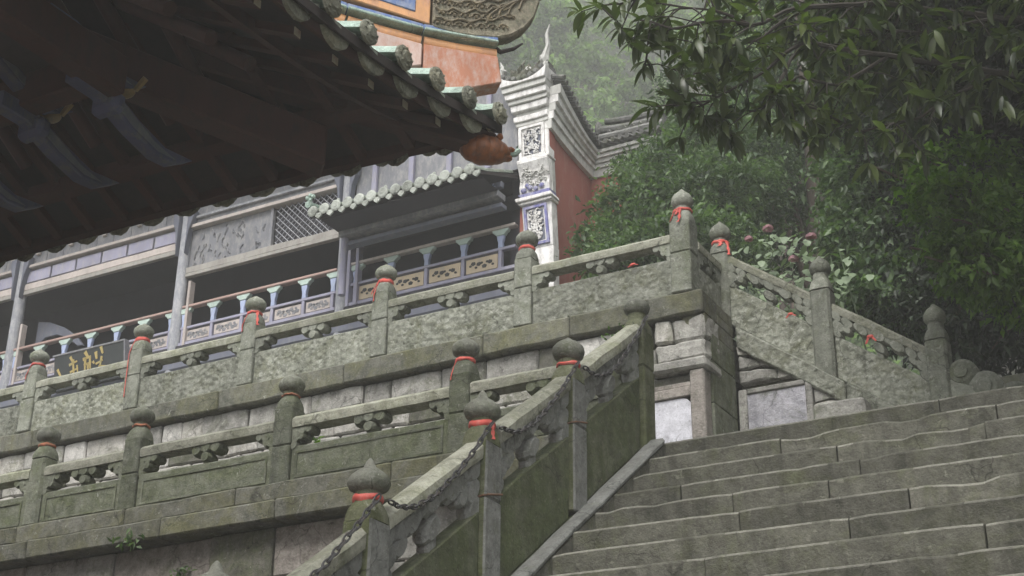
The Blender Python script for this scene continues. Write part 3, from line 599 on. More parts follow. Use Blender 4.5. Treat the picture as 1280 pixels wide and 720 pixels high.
# ------------------------------------------------------------------ near temple corner at upper left (eaves seen from below)
near = thing('near_temple', (-7.5, 3.5, GZ), 'dark temple roof corner overhead at upper left with green glazed tile ends', 'temple')
CX, CY = -4.08, 6.98
def ze(t): return 4.50+.24*math.exp(-(t/.95)**1.3)
def e1(t): return Vector((CX-.06+.06*math.exp(-(t/.9)**1.3), CY-.08-t, ze(t)))       # edge facing the stairs
def e2(t): return Vector((CX-.08-t, CY-.56+.50*math.exp(-(t/.95)**1.3), ze(t)))      # edge facing the terraces
def rise(w_): return .42*w_+.05*w_*w_
def deckpt(side, t, w_):
    p = e1(t) if side == 1 else e2(t); d = Vector((-1, 0, 0)) if side == 1 else Vector((0, -1, 0))
    q = p+d*w_; q.z += rise(w_); return q
INN = 3.0
for side, tm in ((1, 4.4), (2, 5.2)):
    mb = MB(); rows = []; nT = 40
    for i in range(nT+1):
        t = tm*i/nT; L = min(INN, t+.16); rows.append(([mb.v(deckpt(side, t, L*j/8)+Vector((0, 0, -.03))) for j in range(9)], [mb.v(deckpt(side, t, L*j/8)+Vector((0, 0, .03))) for j in range(9)]))
    for (a, a2), (b, b2) in zip(rows, rows[1:]):
        for j in range(8): mb.bm.faces.new((a[j], a[j+1], b[j+1], b[j])); mb.bm.faces.new((a2[j], b2[j], b2[j+1], a2[j+1]))
        mb.bm.faces.new((a[0], b[0], b2[0], a2[0])); mb.bm.faces.new((a[8], a2[8], b2[8], b[8]))
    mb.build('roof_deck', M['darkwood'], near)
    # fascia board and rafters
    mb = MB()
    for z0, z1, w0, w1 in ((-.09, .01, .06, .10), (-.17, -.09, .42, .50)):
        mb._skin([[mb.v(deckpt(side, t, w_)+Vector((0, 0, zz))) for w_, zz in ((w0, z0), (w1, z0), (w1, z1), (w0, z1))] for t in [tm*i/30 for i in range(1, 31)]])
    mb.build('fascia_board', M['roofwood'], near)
    sp_ = .325 if side == 1 else .28; k = 0; t = .12
    d = Vector((-1, 0, 0)) if side == 1 else Vector((0, -1, 0)); al = Vector((0, 1, 0)) if side == 1 else Vector((1, 0, 0))
    while t < tm:
        L = min(INN, t+.1)
        # flying rafter, square, with pale painted end
        if L > .35 and side == 1 or L > .35:
            a, b = deckpt(side, t, .16), deckpt(side, t, min(L, 1.25)); h = .032; o_ = Vector((0, 0, -.10))
            mb = MB(); mb.hexa([a+o_-al*h+Vector((0, 0, -.05)), b+o_-al*h+Vector((0, 0, -.05)), b+o_+al*h+Vector((0, 0, -.05)), a+o_+al*h+Vector((0, 0, -.05)), a+o_-al*h, b+o_-al*h, b+o_+al*h, a+o_+al*h])
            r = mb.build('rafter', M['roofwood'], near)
            if side == 1:
                c = a+o_-d*.004; mb = MB(); mb.hexa([c-al*h*.8+Vector((0, 0, -.045)), c+d*.01-al*h*.8+Vector((0, 0, -.045)), c+d*.01+al*h*.8+Vector((0, 0, -.045)), c+al*h*.8+Vector((0, 0, -.045)), c-al*h*.8, c+d*.01-al*h*.8, c+d*.01+al*h*.8, c+al*h*.8])
                mb.build('rafter_end', M['cream'], r)
            if L > 1.2: mb = MB(); mb.tube([deckpt(side, t, .75)+Vector((0, 0, -.24)), deckpt(side, t, L)+Vector((0, 0, -.12))], .045, 8); mb.build('round_rafter', M['roofwood'], near, smooth=True)
        # cover tile run, with its carved round end, and the hanging drip tile between two runs
        n = 6; ln = min(L, 1.0); rad = .068 if side == 1 else .066
        mb = MB(); rings = []
        for j in range(n+1):
            q = deckpt(side, t, ln*j/n)+Vector((0, 0, .05))-(d*.05 if j == 0 else d*0); rings.append([mb.v(q+al*rad*math.cos(a)+Vector((0, 0, rad*math.sin(a)))) for a in [math.pi*i/8 for i in range(9)]])
        mb._skin(rings); ct = mb.build('cover_tile', M['glazetop'], near, smooth=True)
        q = deckpt(side, t, 0)-d*.055+Vector((0, 0, .052)); ax = 0 if side == 1 else 1
        mb = MB(); mb.disc(q, rad*1.06, .035, 16, axis=ax, dome=.25); mb.disc(q-d*.014, rad*.62, .03, 12, axis=ax, dome=.4)
        for i in range(8):
            aa = 2*math.pi*i/8; mb.ball(q-d*.018+al*rad*.78*math.cos(aa)+Vector((0, 0, rad*.78*math.sin(aa))), rad*.12, 5, 4)
        mb.build('tile_end', M['tileend'], ct, rough=.004, rs=14)
        q = deckpt(side, t+sp_/2, .03)+Vector((0, 0, -.005)); hw = sp_/2-rad*.72
        prof = [(-hw, .02), (hw, .02), (hw*.97, -.03), (hw*.8, -.065), (hw*.5, -.09), (0, -.105), (-hw*.5, -.09), (-hw*.8, -.065), (-hw*.97, -.03)]
        mb = MB(); tl = -d*.02
        mb._skin([[mb.v(q+al*a+Vector((0, 0, b))+tl*0) for a, b in prof], [mb.v(q+al*a+Vector((0, 0, b))+tl*-1.3) for a, b in prof]])
        dt = mb.build('drip_tile', M['tileend'], near, rough=.004, rs=12)
        mb = MB(); rings = []
        for j in range(5):
            q = deckpt(side, t+sp_/2, ln*j/4); rings.append([mb.v(q+al*hw*1.15*a+Vector((0, 0, .02+.035*abs(a)**2-tt_))) for tt_ in (0,) for a in (-1, -.5, 0, .5, 1)]+[mb.v(q+al*hw*1.15*a+Vector((0, 0, .002+.035*abs(a)**2))) for a in (1, .5, 0, -.5, -1)])
        mb._skin(rings); mb.build('pan_tile', M['glaze'], near)
        t += sp_; k += 1
# upper tile courses, hidden from the stairs but part of the roof
for side, tm in ((1, 4.4), (2, 5.2)):
    al = Vector((0, 1, 0)) if side == 1 else Vector((1, 0, 0)); mb = MB(); t = 1.0
    while t < tm:
        L = min(INN, t+.1)
        if L > 1.05: mb.tube([deckpt(side, t, 1.0+(L-1.0)*j/3)+Vector((0, 0, .05)) for j in range(4)], .066, 6)
        t += .3
    tag(mb.build('upper_tiles', M['glaze'], near), kind='stuff')
# hip (corner) beams under the deck and the beast-head cap
DG = Vector((-1, -1, 0)).normalized()
def hip(dist, z): q = Vector((CX-.05, CY-.05, z))+DG*dist; return q
nrm = Vector((1, -1, 0)).normalized()
def beam_between(name, a, b, hw, hh, mat, parent):
    mb = MB(); z = Vector((0, 0, hh)); s_ = nrm*hw
    mb.hexa([a-s_-z, b-s_-z, b+s_-z, a+s_-z, a-s_+z, b-s_+z, b+s_+z, a+s_+z]); return mb.build(name, mat, parent, bevel=.015)
hb = beam_between('hip_beam', hip(1.05, 4.43), hip(3.0, 5.0), .10, .13, M['roofwood'], near)
beam_between('upper_hip_beam', hip(.02, 4.64), hip(1.9, 4.92), .07, .07, M['roofwood'], near)
mb = MB(); c = hip(.05, 4.61)                     # glazed beast head over the beam end
for dd, r, dz in ((.10, .085, .0), (.05, .102, .004), (.0, .098, .006), (-.04, .082, .0), (-.075, .055, -.01)): mb.ball(c+DG*dd+Vector((0, 0, dz)), r, 14, 9, (1, 1, .95))
mb.ball(c-DG*.12+Vector((0, 0, .02)), .035, 10, 7, (1.2, 1.2, .7)); mb.ball(c-DG*.11+Vector((0, 0, -.035)), .03, 10, 7, (1.2, 1.2, .6))
for s_ in (-1, 1): mb.ball(c-DG*.05+nrm*.06*s_+Vector((0, 0, .075)), .022, 8, 6)
bh = mb.build('beast_head', M['beast'], near, smooth=True, rough=.006, rs=10)
mb = MB()
for s_ in (-1, 1): mb.tube([c+nrm*s_*.05+DG*.0+Vector((0, 0, .09)), c+nrm*s_*.07+DG*.04+Vector((0, 0, .115)), c+nrm*s_*.07-DG*.03+Vector((0, 0, .12))], [.018, .014, .006], 6)
mb.build('horn', M['cream'], bh)
mb = MB(); mb.tube([c-DG*.11+Vector((0, 0, .0)), c-DG*.16+Vector((0, 0, .01)), c-DG*.185+Vector((0, 0, .035)), c-DG*.175+Vector((0, 0, .06))], [.024, .024, .018, .01], 7); mb.build('curled_tongue', M['glazetop'], bh)
# hip ridge: clay panels, orange tube, mint cap strip, then panel and fish-dragon
def dgp(x, z): return Vector((x, x+11.05, z))     # points in the vertical plane of the hip
def ridge_slab(name, pts, hw, mat, parent, bevel=.006, rough=.003):
    mb = MB(); mb._skin([[mb.v(dgp(x, z)+nrm*sd_) for x, z in pts] for sd_ in (-hw, hw)]); return mb.build(name, mat, parent, bevel=bevel, rough=rough, rs=6, cut=.25)
rp = [(-4.17, 5.285), (-4.36, 5.28), (-4.61, 5.31), (-4.83, 5.355), (-5.3, 5.52), (-5.9, 5.80), (-6.7, 6.2)]
def rz(x):
    for (a, za), (b, zb_) in zip(rp, rp[1:]):
        if b <= x <= a: return za+(zb_-za)*(a-x)/(a-b)
    return rp[0][1] if x > rp[0][0] else rp[-1][1]
xs_ = [-4.14, -4.48, -4.82, -5.16, -5.5, -5.9, -6.3, -6.7]
for i, (a, b) in enumerate(zip(xs_, xs_[1:])):
    dp = .26 if i == 0 else .24
    ridge_slab('ridge_panel', [(a-.004, rz(a)-.04), (b+.004, rz(b)-.04), (b+.004, rz(b)-dp-.16), (a-.004+(.02 if i == 0 else 0), rz(a)-dp+.04)], .07, M['redclay'] if i == 0 else M['pinkclay'], near)
    mb = MB(); mb.tube([dgp(a-.006, rz(a)), dgp((a+b)/2, rz((a+b)/2)), dgp(b+.006, rz(b))], .052, 10); mb.build('ridge_tube', M['orange'], near, smooth=True)
    ridge_slab('cap_strip', [(a-.003, rz(a)+.055), (a-.003, rz(a)+.075), (b+.003, rz(b)+.078), (b+.003, rz(b)+.055)], .085, M['glazetop'], near)
    ridge_slab('ridge_core', [(a, rz(a)+.08), (a, rz(a)+.12), (b, rz(b)+.12), (b, rz(b)+.08)], .05, M['blue'], near)
for i, (a, b) in enumerate(((-4.45, -5.1), (-5.1, -5.8), (-5.8, -6.6))):
    pn = ridge_slab('ridge_frame', [(a-.003, rz(a)+.121), (b+.003, rz(b)+.121), (b+.003, rz(b)+.50), (a-.003, rz(a)+.50)], .055, M['orange'], near)
    ridge_slab('blue_inset', [(a-.07, rz(a-.07)+.185), (b+.07, rz(b+.07)+.185), (b+.07, rz(b+.07)+.43), (a-.07, rz(a-.07)+.43)], .063, M['blue'], pn)
    mb = MB()
    for s_ in (-1, 1):
        for j in range(7):
            x = a-.1+(b-a+.2)*(j+.5)/7; z = rz(x)+.30+.05*math.sin(j*2.1); o_ = nrm*s_*.066
            mb.tube([dgp(x+.03*math.cos(q), z+.045*math.sin(q))+o_ for q in [k*.7 for k in range(8)]], .011, 5); mb.ball(dgp(x, z)+o_, .02, 6, 5)
    tag(mb.build('scroll_relief', M['cream'], pn), kind='stuff')
fish = [(-4.44, 5.395), (-4.35, 5.378), (-4.25, 5.378), (-4.14, 5.395), (-4.08, 5.43), (-4.02, 5.50), (-3.975, 5.60), (-3.95, 5.72), (-3.955, 5.86), (-4.0, 5.95), (-4.03, 5.86), (-4.07, 5.80), (-4.13, 5.76), (-4.22, 5.74), (-4.32, 5.78), (-4.38, 5.80), (-4.44, 5.79)]
fd = ridge_slab('fish_dragon', [(x, z+.0) for x, z in fish], .055, M['dragon'], near, bevel=.012)
mb = MB()
for s_ in (-1, 1):
    o_ = nrm*s_*.06
    for zz, amp in ((5.46, .012), (5.53, .02), (5.60, .015), (5.67, .02)):     # long wavy relief lines
        mb.tube([dgp(-4.43+.36*q/14, zz+amp*math.sin(q*1.7+zz*30)+.12*(q/14)**2)+o_ for q in range(15)], .008, 5)
    for r_ in range(4):
        for j in range(8):
            x = -4.42+j*.05+(r_ % 2)*.025; z = 5.43+r_*.075+.06*((x+4.42)/.35)**2
            if x < -4.08: mb.tube([dgp(x+.02*math.cos(q), z+.022*math.sin(q))+o_ for q in [-.2, .5, 1.2, 1.9, 2.6, 3.3]], .0075, 4); mb.ball(dgp(x, z)+o_*.98, .013, 5, 4)
    for j in range(4): mb.tube([dgp(-4.20+.05*j+.13*q*q, 5.48+.05*j+.20*q)+o_*1.0 for q in (0, .33, .66, 1)], .009, 5)
tag(mb.build('scale_relief', M['dragonline'], fd), kind='stuff')
mb = MB(); mb.tube([dgp(-4.17, 5.37), dgp(-4.12, 5.33), dgp(-4.06, 5.37), dgp(-4.02, 5.42)], [.02, .015, .012, .006], 6); mb.build('iron_hook', M['darkwood'], fd)
# brackets on the wall head: curved beak arms
def beak(x, y, z, k=1.0, mat='bluewood'):
    pts = [(0, 0), (.25, .0), (.5, -.10), (.72, -.16), (.95, -.13), (.80, -.225), (.66, -.24), (.45, -.19), (.2, -.10), (0, -.10)]
    mb = MB(); mb._skin([[mb.v((x+sx, y-.62+a*k, z+b*k+.16)) for a, b in pts] for sx in (-.045, .045)])
    o = mb.build('bracket_arm', M[mat], near, bevel=.008, cut=.3)
    mb = MB()
    for sx in (-.048, .043): mb._skin([[mb.v((x+sx+d_, y-.62+a*k, z+b*k+.16)) for a, b in ((.3, -.04), (.62, -.17), (.8, -.20), (.66, -.215), (.45, -.165), (.25, -.08))] for d_ in (0, .005)])
    mb.build('arm_outline', M['beam'], o)
for x in (-5.50, -6.06, -6.68, -7.2):
    beak(x, 5.40, 4.28); beak(x+.02, 5.14, 4.50, .8)
    mb = MB(); mb.ball((x+.0, 5.18, 4.48), .045, 10, 7, (1.4, 1, .6)); mb.tube([(x-.12, 5.2, 4.55), (x-.06, 5.2, 4.50), (x, 5.2, 4.54), (x+.06, 5.2, 4.50), (x+.12, 5.2, 4.55)], .02, 6); mb.build('scroll_block', M['gold'], near, smooth=True)
    MB().box((x-.10, 5.02, 4.28), (x+.10, 5.12, 4.40)).build('bracket_block', M['bluewood'], near, bevel=.03)
MB().box((-12, 4.9, 4.4), (-5.4, 5.04, 4.62)).build('eave_beam', M['roofwood'], near, bevel=.01)
MB().box((-5.5, .5, 4.35), (-5.35, 5.04, 4.58)).build('eave_beam', M['roofwood'], near, bevel=.01)
MB().box((-12, 3.8, GZ), (-6.9, 5.0, 4.45)).build('wall', M['redwall'], near)
MB().box((-12, -1.5, GZ), (-6.9, 3.78, 4.45)).build('wall', M['redwall'], near)
MB().box((-6.5, 4.86, 4.16), (-6.4, 4.9, 4.3)).build('peg', M['bluewood'], near)
MB().lathe((-7.0, 5.0, GZ), [(.2, 0), (.2, .15), (.16, .2), (.15, 5.9)], 18).build('column', M['roofwood'], near, smooth=True)
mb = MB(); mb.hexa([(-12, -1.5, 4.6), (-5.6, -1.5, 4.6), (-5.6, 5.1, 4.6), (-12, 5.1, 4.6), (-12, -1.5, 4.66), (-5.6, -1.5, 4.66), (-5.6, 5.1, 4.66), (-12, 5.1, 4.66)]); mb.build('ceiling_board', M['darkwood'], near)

# ------------------------------------------------------------------ gallery hall behind the upper terrace
Y3 = 15.4
hall = thing('gallery_hall', (-14, Y3, 4.98), 'weathered timber gallery hall with painted railings above the upper terrace', 'hall')
def plank(name, a, b, mat, parent=hall, bevel=.006, rough=.0, cut=0): return MB().box(a, b).build(name, M[mat], parent, bevel=bevel, rough=rough, cut=cut)
plank('lower_wall', (-26, Y3+.12, 4.98), (-8.83, Y3+.3, 8.0), 'hallwood')
for k in range(16): plank('wall_board', (-17.4+.54*k, Y3+.08, 5.0), (-16.88+.54*k, Y3+.118, 7.98), 'hallwood', bevel=.004)
plank('floor_beam', (-26, Y3-.10, 8.02), (-8.86, Y3+.1, 8.30), 'beam', bevel=.03)
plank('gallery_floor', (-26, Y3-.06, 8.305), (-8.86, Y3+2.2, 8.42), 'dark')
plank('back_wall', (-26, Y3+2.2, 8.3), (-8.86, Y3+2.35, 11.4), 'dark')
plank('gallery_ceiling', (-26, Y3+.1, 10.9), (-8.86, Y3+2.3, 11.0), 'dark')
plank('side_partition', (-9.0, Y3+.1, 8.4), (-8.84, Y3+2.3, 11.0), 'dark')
for x in (-21.5, -18.06, -14.62, -11.62):
    mb = MB(); mb.lathe((x, Y3, 4.98), [(.13, 0), (.11, .1), (.10, 2.9), (.088, 6.0)], 14); c_ = mb.build('column', M['hallcol'], hall, smooth=True, rough=.004)
    for s_ in (-1, 1):                              # carved wing brackets at the column head
        mb = MB(); mb.prism([(x+s_*.085, 10.62), (x+s_*.21, 10.62), (x+s_*.19, 10.45), (x+s_*.13, 10.30), (x+s_*.10, 10.05), (x+s_*.085, 9.9)], Y3-.13, Y3-.02); mb.build('head_bracket', M['beam'], c_, bevel=.01)
def hall_bay(x0, x1, kind):
    x0 += .1; x1 -= .1
    if kind == 'lilac':
        plank('trim', (x0, Y3-.05, 9.97), (x1, Y3+.02, 10.045), 'trimwood'); plank('carved_band', (x0, Y3-.045, 10.048), (x1, Y3+.05, 10.16), 'palewood', rough=.006, cut=.08)
        n = 6; l = (x1-x0)/n
        plank('frieze_back', (x0, Y3-.0, 10.163), (x1, Y3+.05, 10.42), 'hallwood')
        for i in range(n): plank('lilac_panel', (x0+l*i+.02, Y3-.035, 10.185), (x0+l*(i+1)-.02, Y3-.003, 10.385), 'lilac')
        plank('trim', (x0, Y3-.09, 10.423), (x1, Y3+.06, 10.475), 'palewood')
        n = 9; l = (x1-x0)/n
        for i in range(n):
            b_ = plank('wall_board', (x0+l*i+.004, Y3-.0, 10.478), (x0+l*(i+1)-.004, Y3+.05, 11.3), 'hallwood', bevel=.004)
            plank('small_block', (x0+l*(i+.5)-.04, Y3-.05, 10.66), (x0+l*(i+.5)+.04, Y3-.003, 10.76), 'palewood', b_)
    else:
        plank('trim', (x0, Y3-.06, 9.53), (x1, Y3+.02, 9.585), 'trimwood'); plank('carved_band', (x0, Y3-.05, 9.588), (x1, Y3+.05, 9.69), 'trimwood', rough=.012, cut=.07)
        xm = x0+(x1-x0)*.54
        plank('carved_panel', (x0, Y3-.0, 9.693), (xm, Y3+.04, 10.33), 'hallwood')
        mb = MB()
        for i in range(46):                          # flowing relief on the panel
            a = random.uniform(x0+.08, xm-.08); z = random.uniform(9.75, 10.25); s_ = random.uniform(.03, .09)
            mb.tube([(a+random.uniform(-.01, .01)+s_*.3*math.sin(q*1.3+i), Y3-.008, z+s_*q*.5-.05) for q in range(4)], .011, 4)
        tag(mb.build('panel_relief', M['hallwood'], hall), kind='stuff')
        plank('stile', (xm, Y3-.03, 9.693), (xm+.05, Y3+.04, 10.33), 'hallwood')
        xa, xb = xm+.055, x1; mb = MB(); n = 12
        for sgn in (1, -1):
            for i in range(-n, 2*n):
                # diagonal lattice laths clipped to the opening
                c0 = xa+(xb-xa)*i/n; pts = []
                for j in range(13):
                    z = 9.70+.62*j/12; x = c0+sgn*(.62*j/12)*1.0 if sgn > 0 else c0+.62-(.62*j/12)
                    if xa+.01 < x < xb-.01: pts.append((x, Y3+.012*sgn, z))
                if len(pts) > 1: mb.tube([pts[0], pts[-1]], .008, 4)
        tag(mb.build('lattice', M['hallcol'], hall), kind='stuff')
        plank('lattice_back', (xa, Y3+.05, 9.70), (xb, Y3+.08, 10.33), 'dark')
        plank('trim', (x0, Y3-.09, 10.333), (x1, Y3+.06, 10.39), 'palewood'); plank('wall_board', (x0, Y3-.01, 10.393), (x1, Y3+.05, 11.3), 'hallwood')
        plank('trim', (x0, Y3-.06, 10.50), (x1, Y3-.012, 10.54), 'hallcol')
hall_bay(-21.5, -18.06, 'lilac'); hall_bay(-18.06, -14.62, 'lilac'); hall_bay(-14.62, -11.62, 'lattice')
plank('wall_board', (-11.5, Y3+.0, 9.9), (-8.86, Y3+.05, 11.3), 'hallwood')
for i in range(4): plank('small_post', (-11.2+.62*i, Y3-.06, 10.0), (-11.12+.62*i, Y3-.004, 11.2), 'lilac')
def railing(x0, x1, zt, zm, zb, xs, motif, toprail='palewood', y=Y3):
    r = MB().box((x0, y-.05, zt-.045), (x1, y+.05, zt)).build('railing', M[toprail], hall, bevel=.01)
    def sub(nm, a, b, m, **k): return MB().box(a, b).build(nm, M[m], r, **k)
    sub('mid_rail', (x0, y-.035, zm-.02), (x1, y+.035, zm+.02), 'lilac', bevel=.005); sub('bottom_rail', (x0, y-.045, zb-.03), (x1, y+.045, zb+.02), 'lilac', bevel=.005)
    for x in xs:
        mb = MB(); cap = [(-.125, zt-.047), (.125, zt-.047), (.115, zt-.085), (.085, zt-.10), (.06, zt-.135), (-.06, zt-.135), (-.085, zt-.10), (-.115, zt-.085)]
        mb.prism([(x+a, b) for a, b in cap], y-.035, y+.035); mb.build('baluster_cap', M['mint'], r, bevel=.006)
        mb = MB(); nk_ = [(-.055, zt-.137), (.055, zt-.137), (.045, zt-.20), (.032, zm+.10), (.036, zm+.021), (-.036, zm+.021), (-.032, zm+.10), (-.045, zt-.20)]
        mb.prism([(x+a, b) for a, b in nk_], y-.028, y+.028); mb.build('baluster', M['babyblue'], r, bevel=.006)
        sub('stile', (x-.025, y-.034, zb+.021), (x+.025, y+.034, zm-.021), 'lilac', bevel=.004)
    for a, b in zip(xs, xs[1:]):
        a += .045; b -= .045
        pn = sub('carved_panel', (a, y-.012, zb+.045), (b, y+.012, zm-.045), 'tan' if motif else 'palewood', bevel=.003)
        mb = MB(); cx_, cz = (a+b)/2, (zb+zm)/2; hw_ = (b-a)/2*.8
        for k_ in range(9 if motif else 14):
            q = (k_+.5)/(9 if motif else 14)*2-1; s_ = .018+.013*(k_ % 2)
            mb.prism([(cx_+q*hw_+s_*1.3*math.cos(t), cz+.035*math.sin(k_*2.2)+s_*math.sin(t)) for t in [k_*.8+2*math.pi*i/5 for i in range(5)]], y-.018, y-.0125)
        tag(mb.build('panel_motif', M['black' if motif else 'hallwood'], pn), kind='stuff')
    return r
railing(-18.0, -14.7, 9.05, 8.70, 8.44, [-17.97+.54*i for i in range(7)], False, 'railred')
railing(-21.4, -18.15, 9.05, 8.70, 8.44, [-21.4+.54*i for i in range(7)], False, 'railred')
railing(-14.52, -11.72, 9.065, 8.70, 8.45, [-14.47, -13.93, -13.38, -12.83, -12.28, -11.78], False, 'railred')
railing(-11.5, -8.86, 9.09, 8.755, 8.46, [-11.40, -10.82, -10.24, -9.66, -9.09], True, 'palewood')
for x in (-14.42, -17.88): plank('rail_post', (x-.02, Y3-.06, 8.4), (x+.03, Y3+.05, 9.45), 'palewood')
for x in (-11.36, -11.50): plank('rail_post', (x-.025, Y3-.07, 8.42), (x+.025, Y3+.04, 9.35), 'lilac')
mb = MB(); mb.prism([(-17.97, 9.66), (-17.7, 9.60), (-17.35, 9.44), (-17.05, 9.22), (-16.9, 9.05), (-17.0, 9.05), (-17.25, 9.24), (-17.5, 9.34), (-17.75, 9.34), (-17.97, 9.2)], Y3+.35, Y3+.42); mb.build('arch_bracket', M['beam'], hall, bevel=.01)
# small tiled eave projecting over the right bay
YE = 14.42; xE0, xE1 = -11.50, -8.86
mb = MB(); mb.hexa([(xE0, YE, 9.36), (xE1, YE, 9.36), (xE1, Y3+.1, 9.80), (xE0, Y3+.1, 9.80), (xE0, YE, 9.40), (xE1, YE, 9.40), (xE1, Y3+.1, 9.86), (xE0, Y3+.1, 9.86)])
er = mb.build('small_eave', M['darkwood'], hall)
x = xE0+.05; k = 0
while x < xE1:
    mb = MB(); rr = .062; rings = []
    for j in range(4):
        q = Vector((x, YE-.01+.33*j, 9.415+.148*j+(.03 if j == 0 else 0))); rings.append([mb.v(q+Vector((rr*math.cos(a), 0, rr*math.sin(a)))) for a in [math.pi*i/6 for i in range(7)]])
    mb._skin(rings); mb.build('cover_tile', M['glaze'], er, smooth=True)
    mb = MB(); mb.disc((x, YE-.03, 9.44), .08, .035, 14); mb.disc((x, YE-.04, 9.44), .035, .02, 8)
    if k % 4 == 2: mb.ball((x, YE+.02, 9.53), .028, 6, 5, (1, 1, 1.5))
    mb.build('tile_end', M['eavetile'], er, rough=.004, rs=12)
    mb = MB(); mb.prism([(x+.04, 9.40), (x+.15, 9.40), (x+.145, 9.35), (x+.095, 9.31), (x+.045, 9.35)], YE-.03, YE-.005); mb.build('drip_tile', M['eavetile'], er)
    x += .19; k += 1
mb = MB(); mb.tube([(xE0-.02, YE-.06, 9.55), (xE0, YE+.2, 9.60), (xE0, Y3, 9.95)], [.05, .045, .045], 8)
for a, b in ((0, .10), (.05, .14), (-.05, .14), (.0, .17)): mb.ball((xE0+a, YE-.04, 9.52+b), .032, 7, 5)
mb.build('eave_hip', M['glazetop'], er, rough=.006, rs=14)
plank('bracket_band', (xE0+.15, 14.98, 9.43), (xE1, 15.06, 9.52), 'beam', er, rough=.010, cut=.06)
mb = MB()
for i in range(24): mb.tube([(xE0+.25+.1*i+.03*math.cos(q), 14.965, 9.475+.022*math.sin(q)) for q in [i*.9+k_*.8 for k_ in range(5)]], .008, 4)
tag(mb.build('band_relief', M['babyblue'], er), kind='stuff')
plank('eave_beam', (xE0+.12, 14.9, 9.27), (xE1, 15.1, 9.36), 'hallwood', er); plank('eave_beam', (xE0+.12, 15.0, 9.16), (xE1, 15.14, 9.22), 'beam', er)
plank('soffit_board', (xE0+.1, 14.5, 9.345), (xE1, 15.5, 9.356), 'dark', er)
mb = MB(); mb.lathe((-11.34, 15.0, 8.42), [(.05, 0), (.05, .85)], 10); mb.build('eave_post', M['lilac'], er, smooth=True)
# main roof of the hall, above the gallery
mr = MB(); mr.hexa([(-27, Y3-.6, 11.25), (-10.8, Y3-.6, 11.25), (-10.8, Y3+2.4, 12.4), (-27, Y3+2.4, 12.4), (-27, Y3-.6, 11.33), (-10.8, Y3-.6, 11.33), (-10.8, Y3+2.4, 12.5), (-27, Y3+2.4, 12.5)])
mr = mr.build('main_roof', M['darkwood'], hall)
mb = MB()
for i in range(64): x = -26.9+.25*i; mb.tube([(x, Y3-.62, 11.38), (x, Y3+2.4, 12.54)], .07, 6)
tag(mb.build('roof_tiles', M['greytile'], mr), kind='stuff')

# name board with gold characters
sg = thing('name_board', (-16.1, 15.1, 8.2), 'dark tilted name board with gold characters hung before the left gallery railing', 'sign')
def sfn(p): return Vector((-16.12+p.x, 15.22-p.y+(p.z)*-.16, 8.40+p.z))
MB(sfn).box((-.70, -.03, -.33), (.72, .03, .21)).build('board', M['signboard'], sg, bevel=.006)
for a, b in (((-.72, -.05, .21), (.74, .045, .235)), ((.72, -.05, -.33), (.745, .045, .208))): MB(sfn).box(a, b).build('board_frame', M['hallwood'], sg)
strokes = [ # three worn characters, brush strokes as short bars (x0,z0,x1,z1,w)
 [(-.62, -.02, -.52, -.16, .03), (-.6, -.14, -.46, -.26, .03), (-.66, -.22, -.5, -.2, .025)],
 [(-.36, .10, -.30, .02, .035), (-.38, .0, -.22, .03, .03), (-.30, .06, -.28, -.20, .03), (-.36, -.09, -.2, -.06, .025), (-.34, -.2, -.16, -.17, .03), (-.22, -.02, -.2, -.14, .02)],
 [(-.06, .12, .0, .05, .045), (-.1, .03, .06, .05, .035), (-.05, .05, -.06, -.12, .035), (.04, .05, .05, -.1, .03), (-.08, -.04, .07, -.02, .025), (-.12, -.14, .12, -.12, .04), (0, -.02, .01, -.18, .03)],
 [(.16, .09, .18, .0, .045), (.26, .14, .30, .05, .04), (.16, -.06, .3, -.03, .025), (.28, .02, .24, -.12, .03), (.22, -.10, .46, -.13, .035), (.1, -.02, .13, -.05, .03)]]
for ch in strokes:
    mb = MB(sfn)
    for a, b, c_, d, w_ in ch:
        b, d, w_ = b*1.25+.03, d*1.25+.03, w_*1.35
        v_ = Vector((c_-a, 0, d-b)).normalized(); n_ = Vector((-v_.z, 0, v_.x))*w_/2
        A, B = Vector((a, 0, b)), Vector((c_, 0, d)); q = [A+n_, A-n_, B-n_*.6, B+n_*.6]
        mb.hexa([(p.x, .031, p.z) for p in q]+[(p.x, .040, p.z) for p in q])
    mb.build('gold_character', M['goldleaf'], sg)

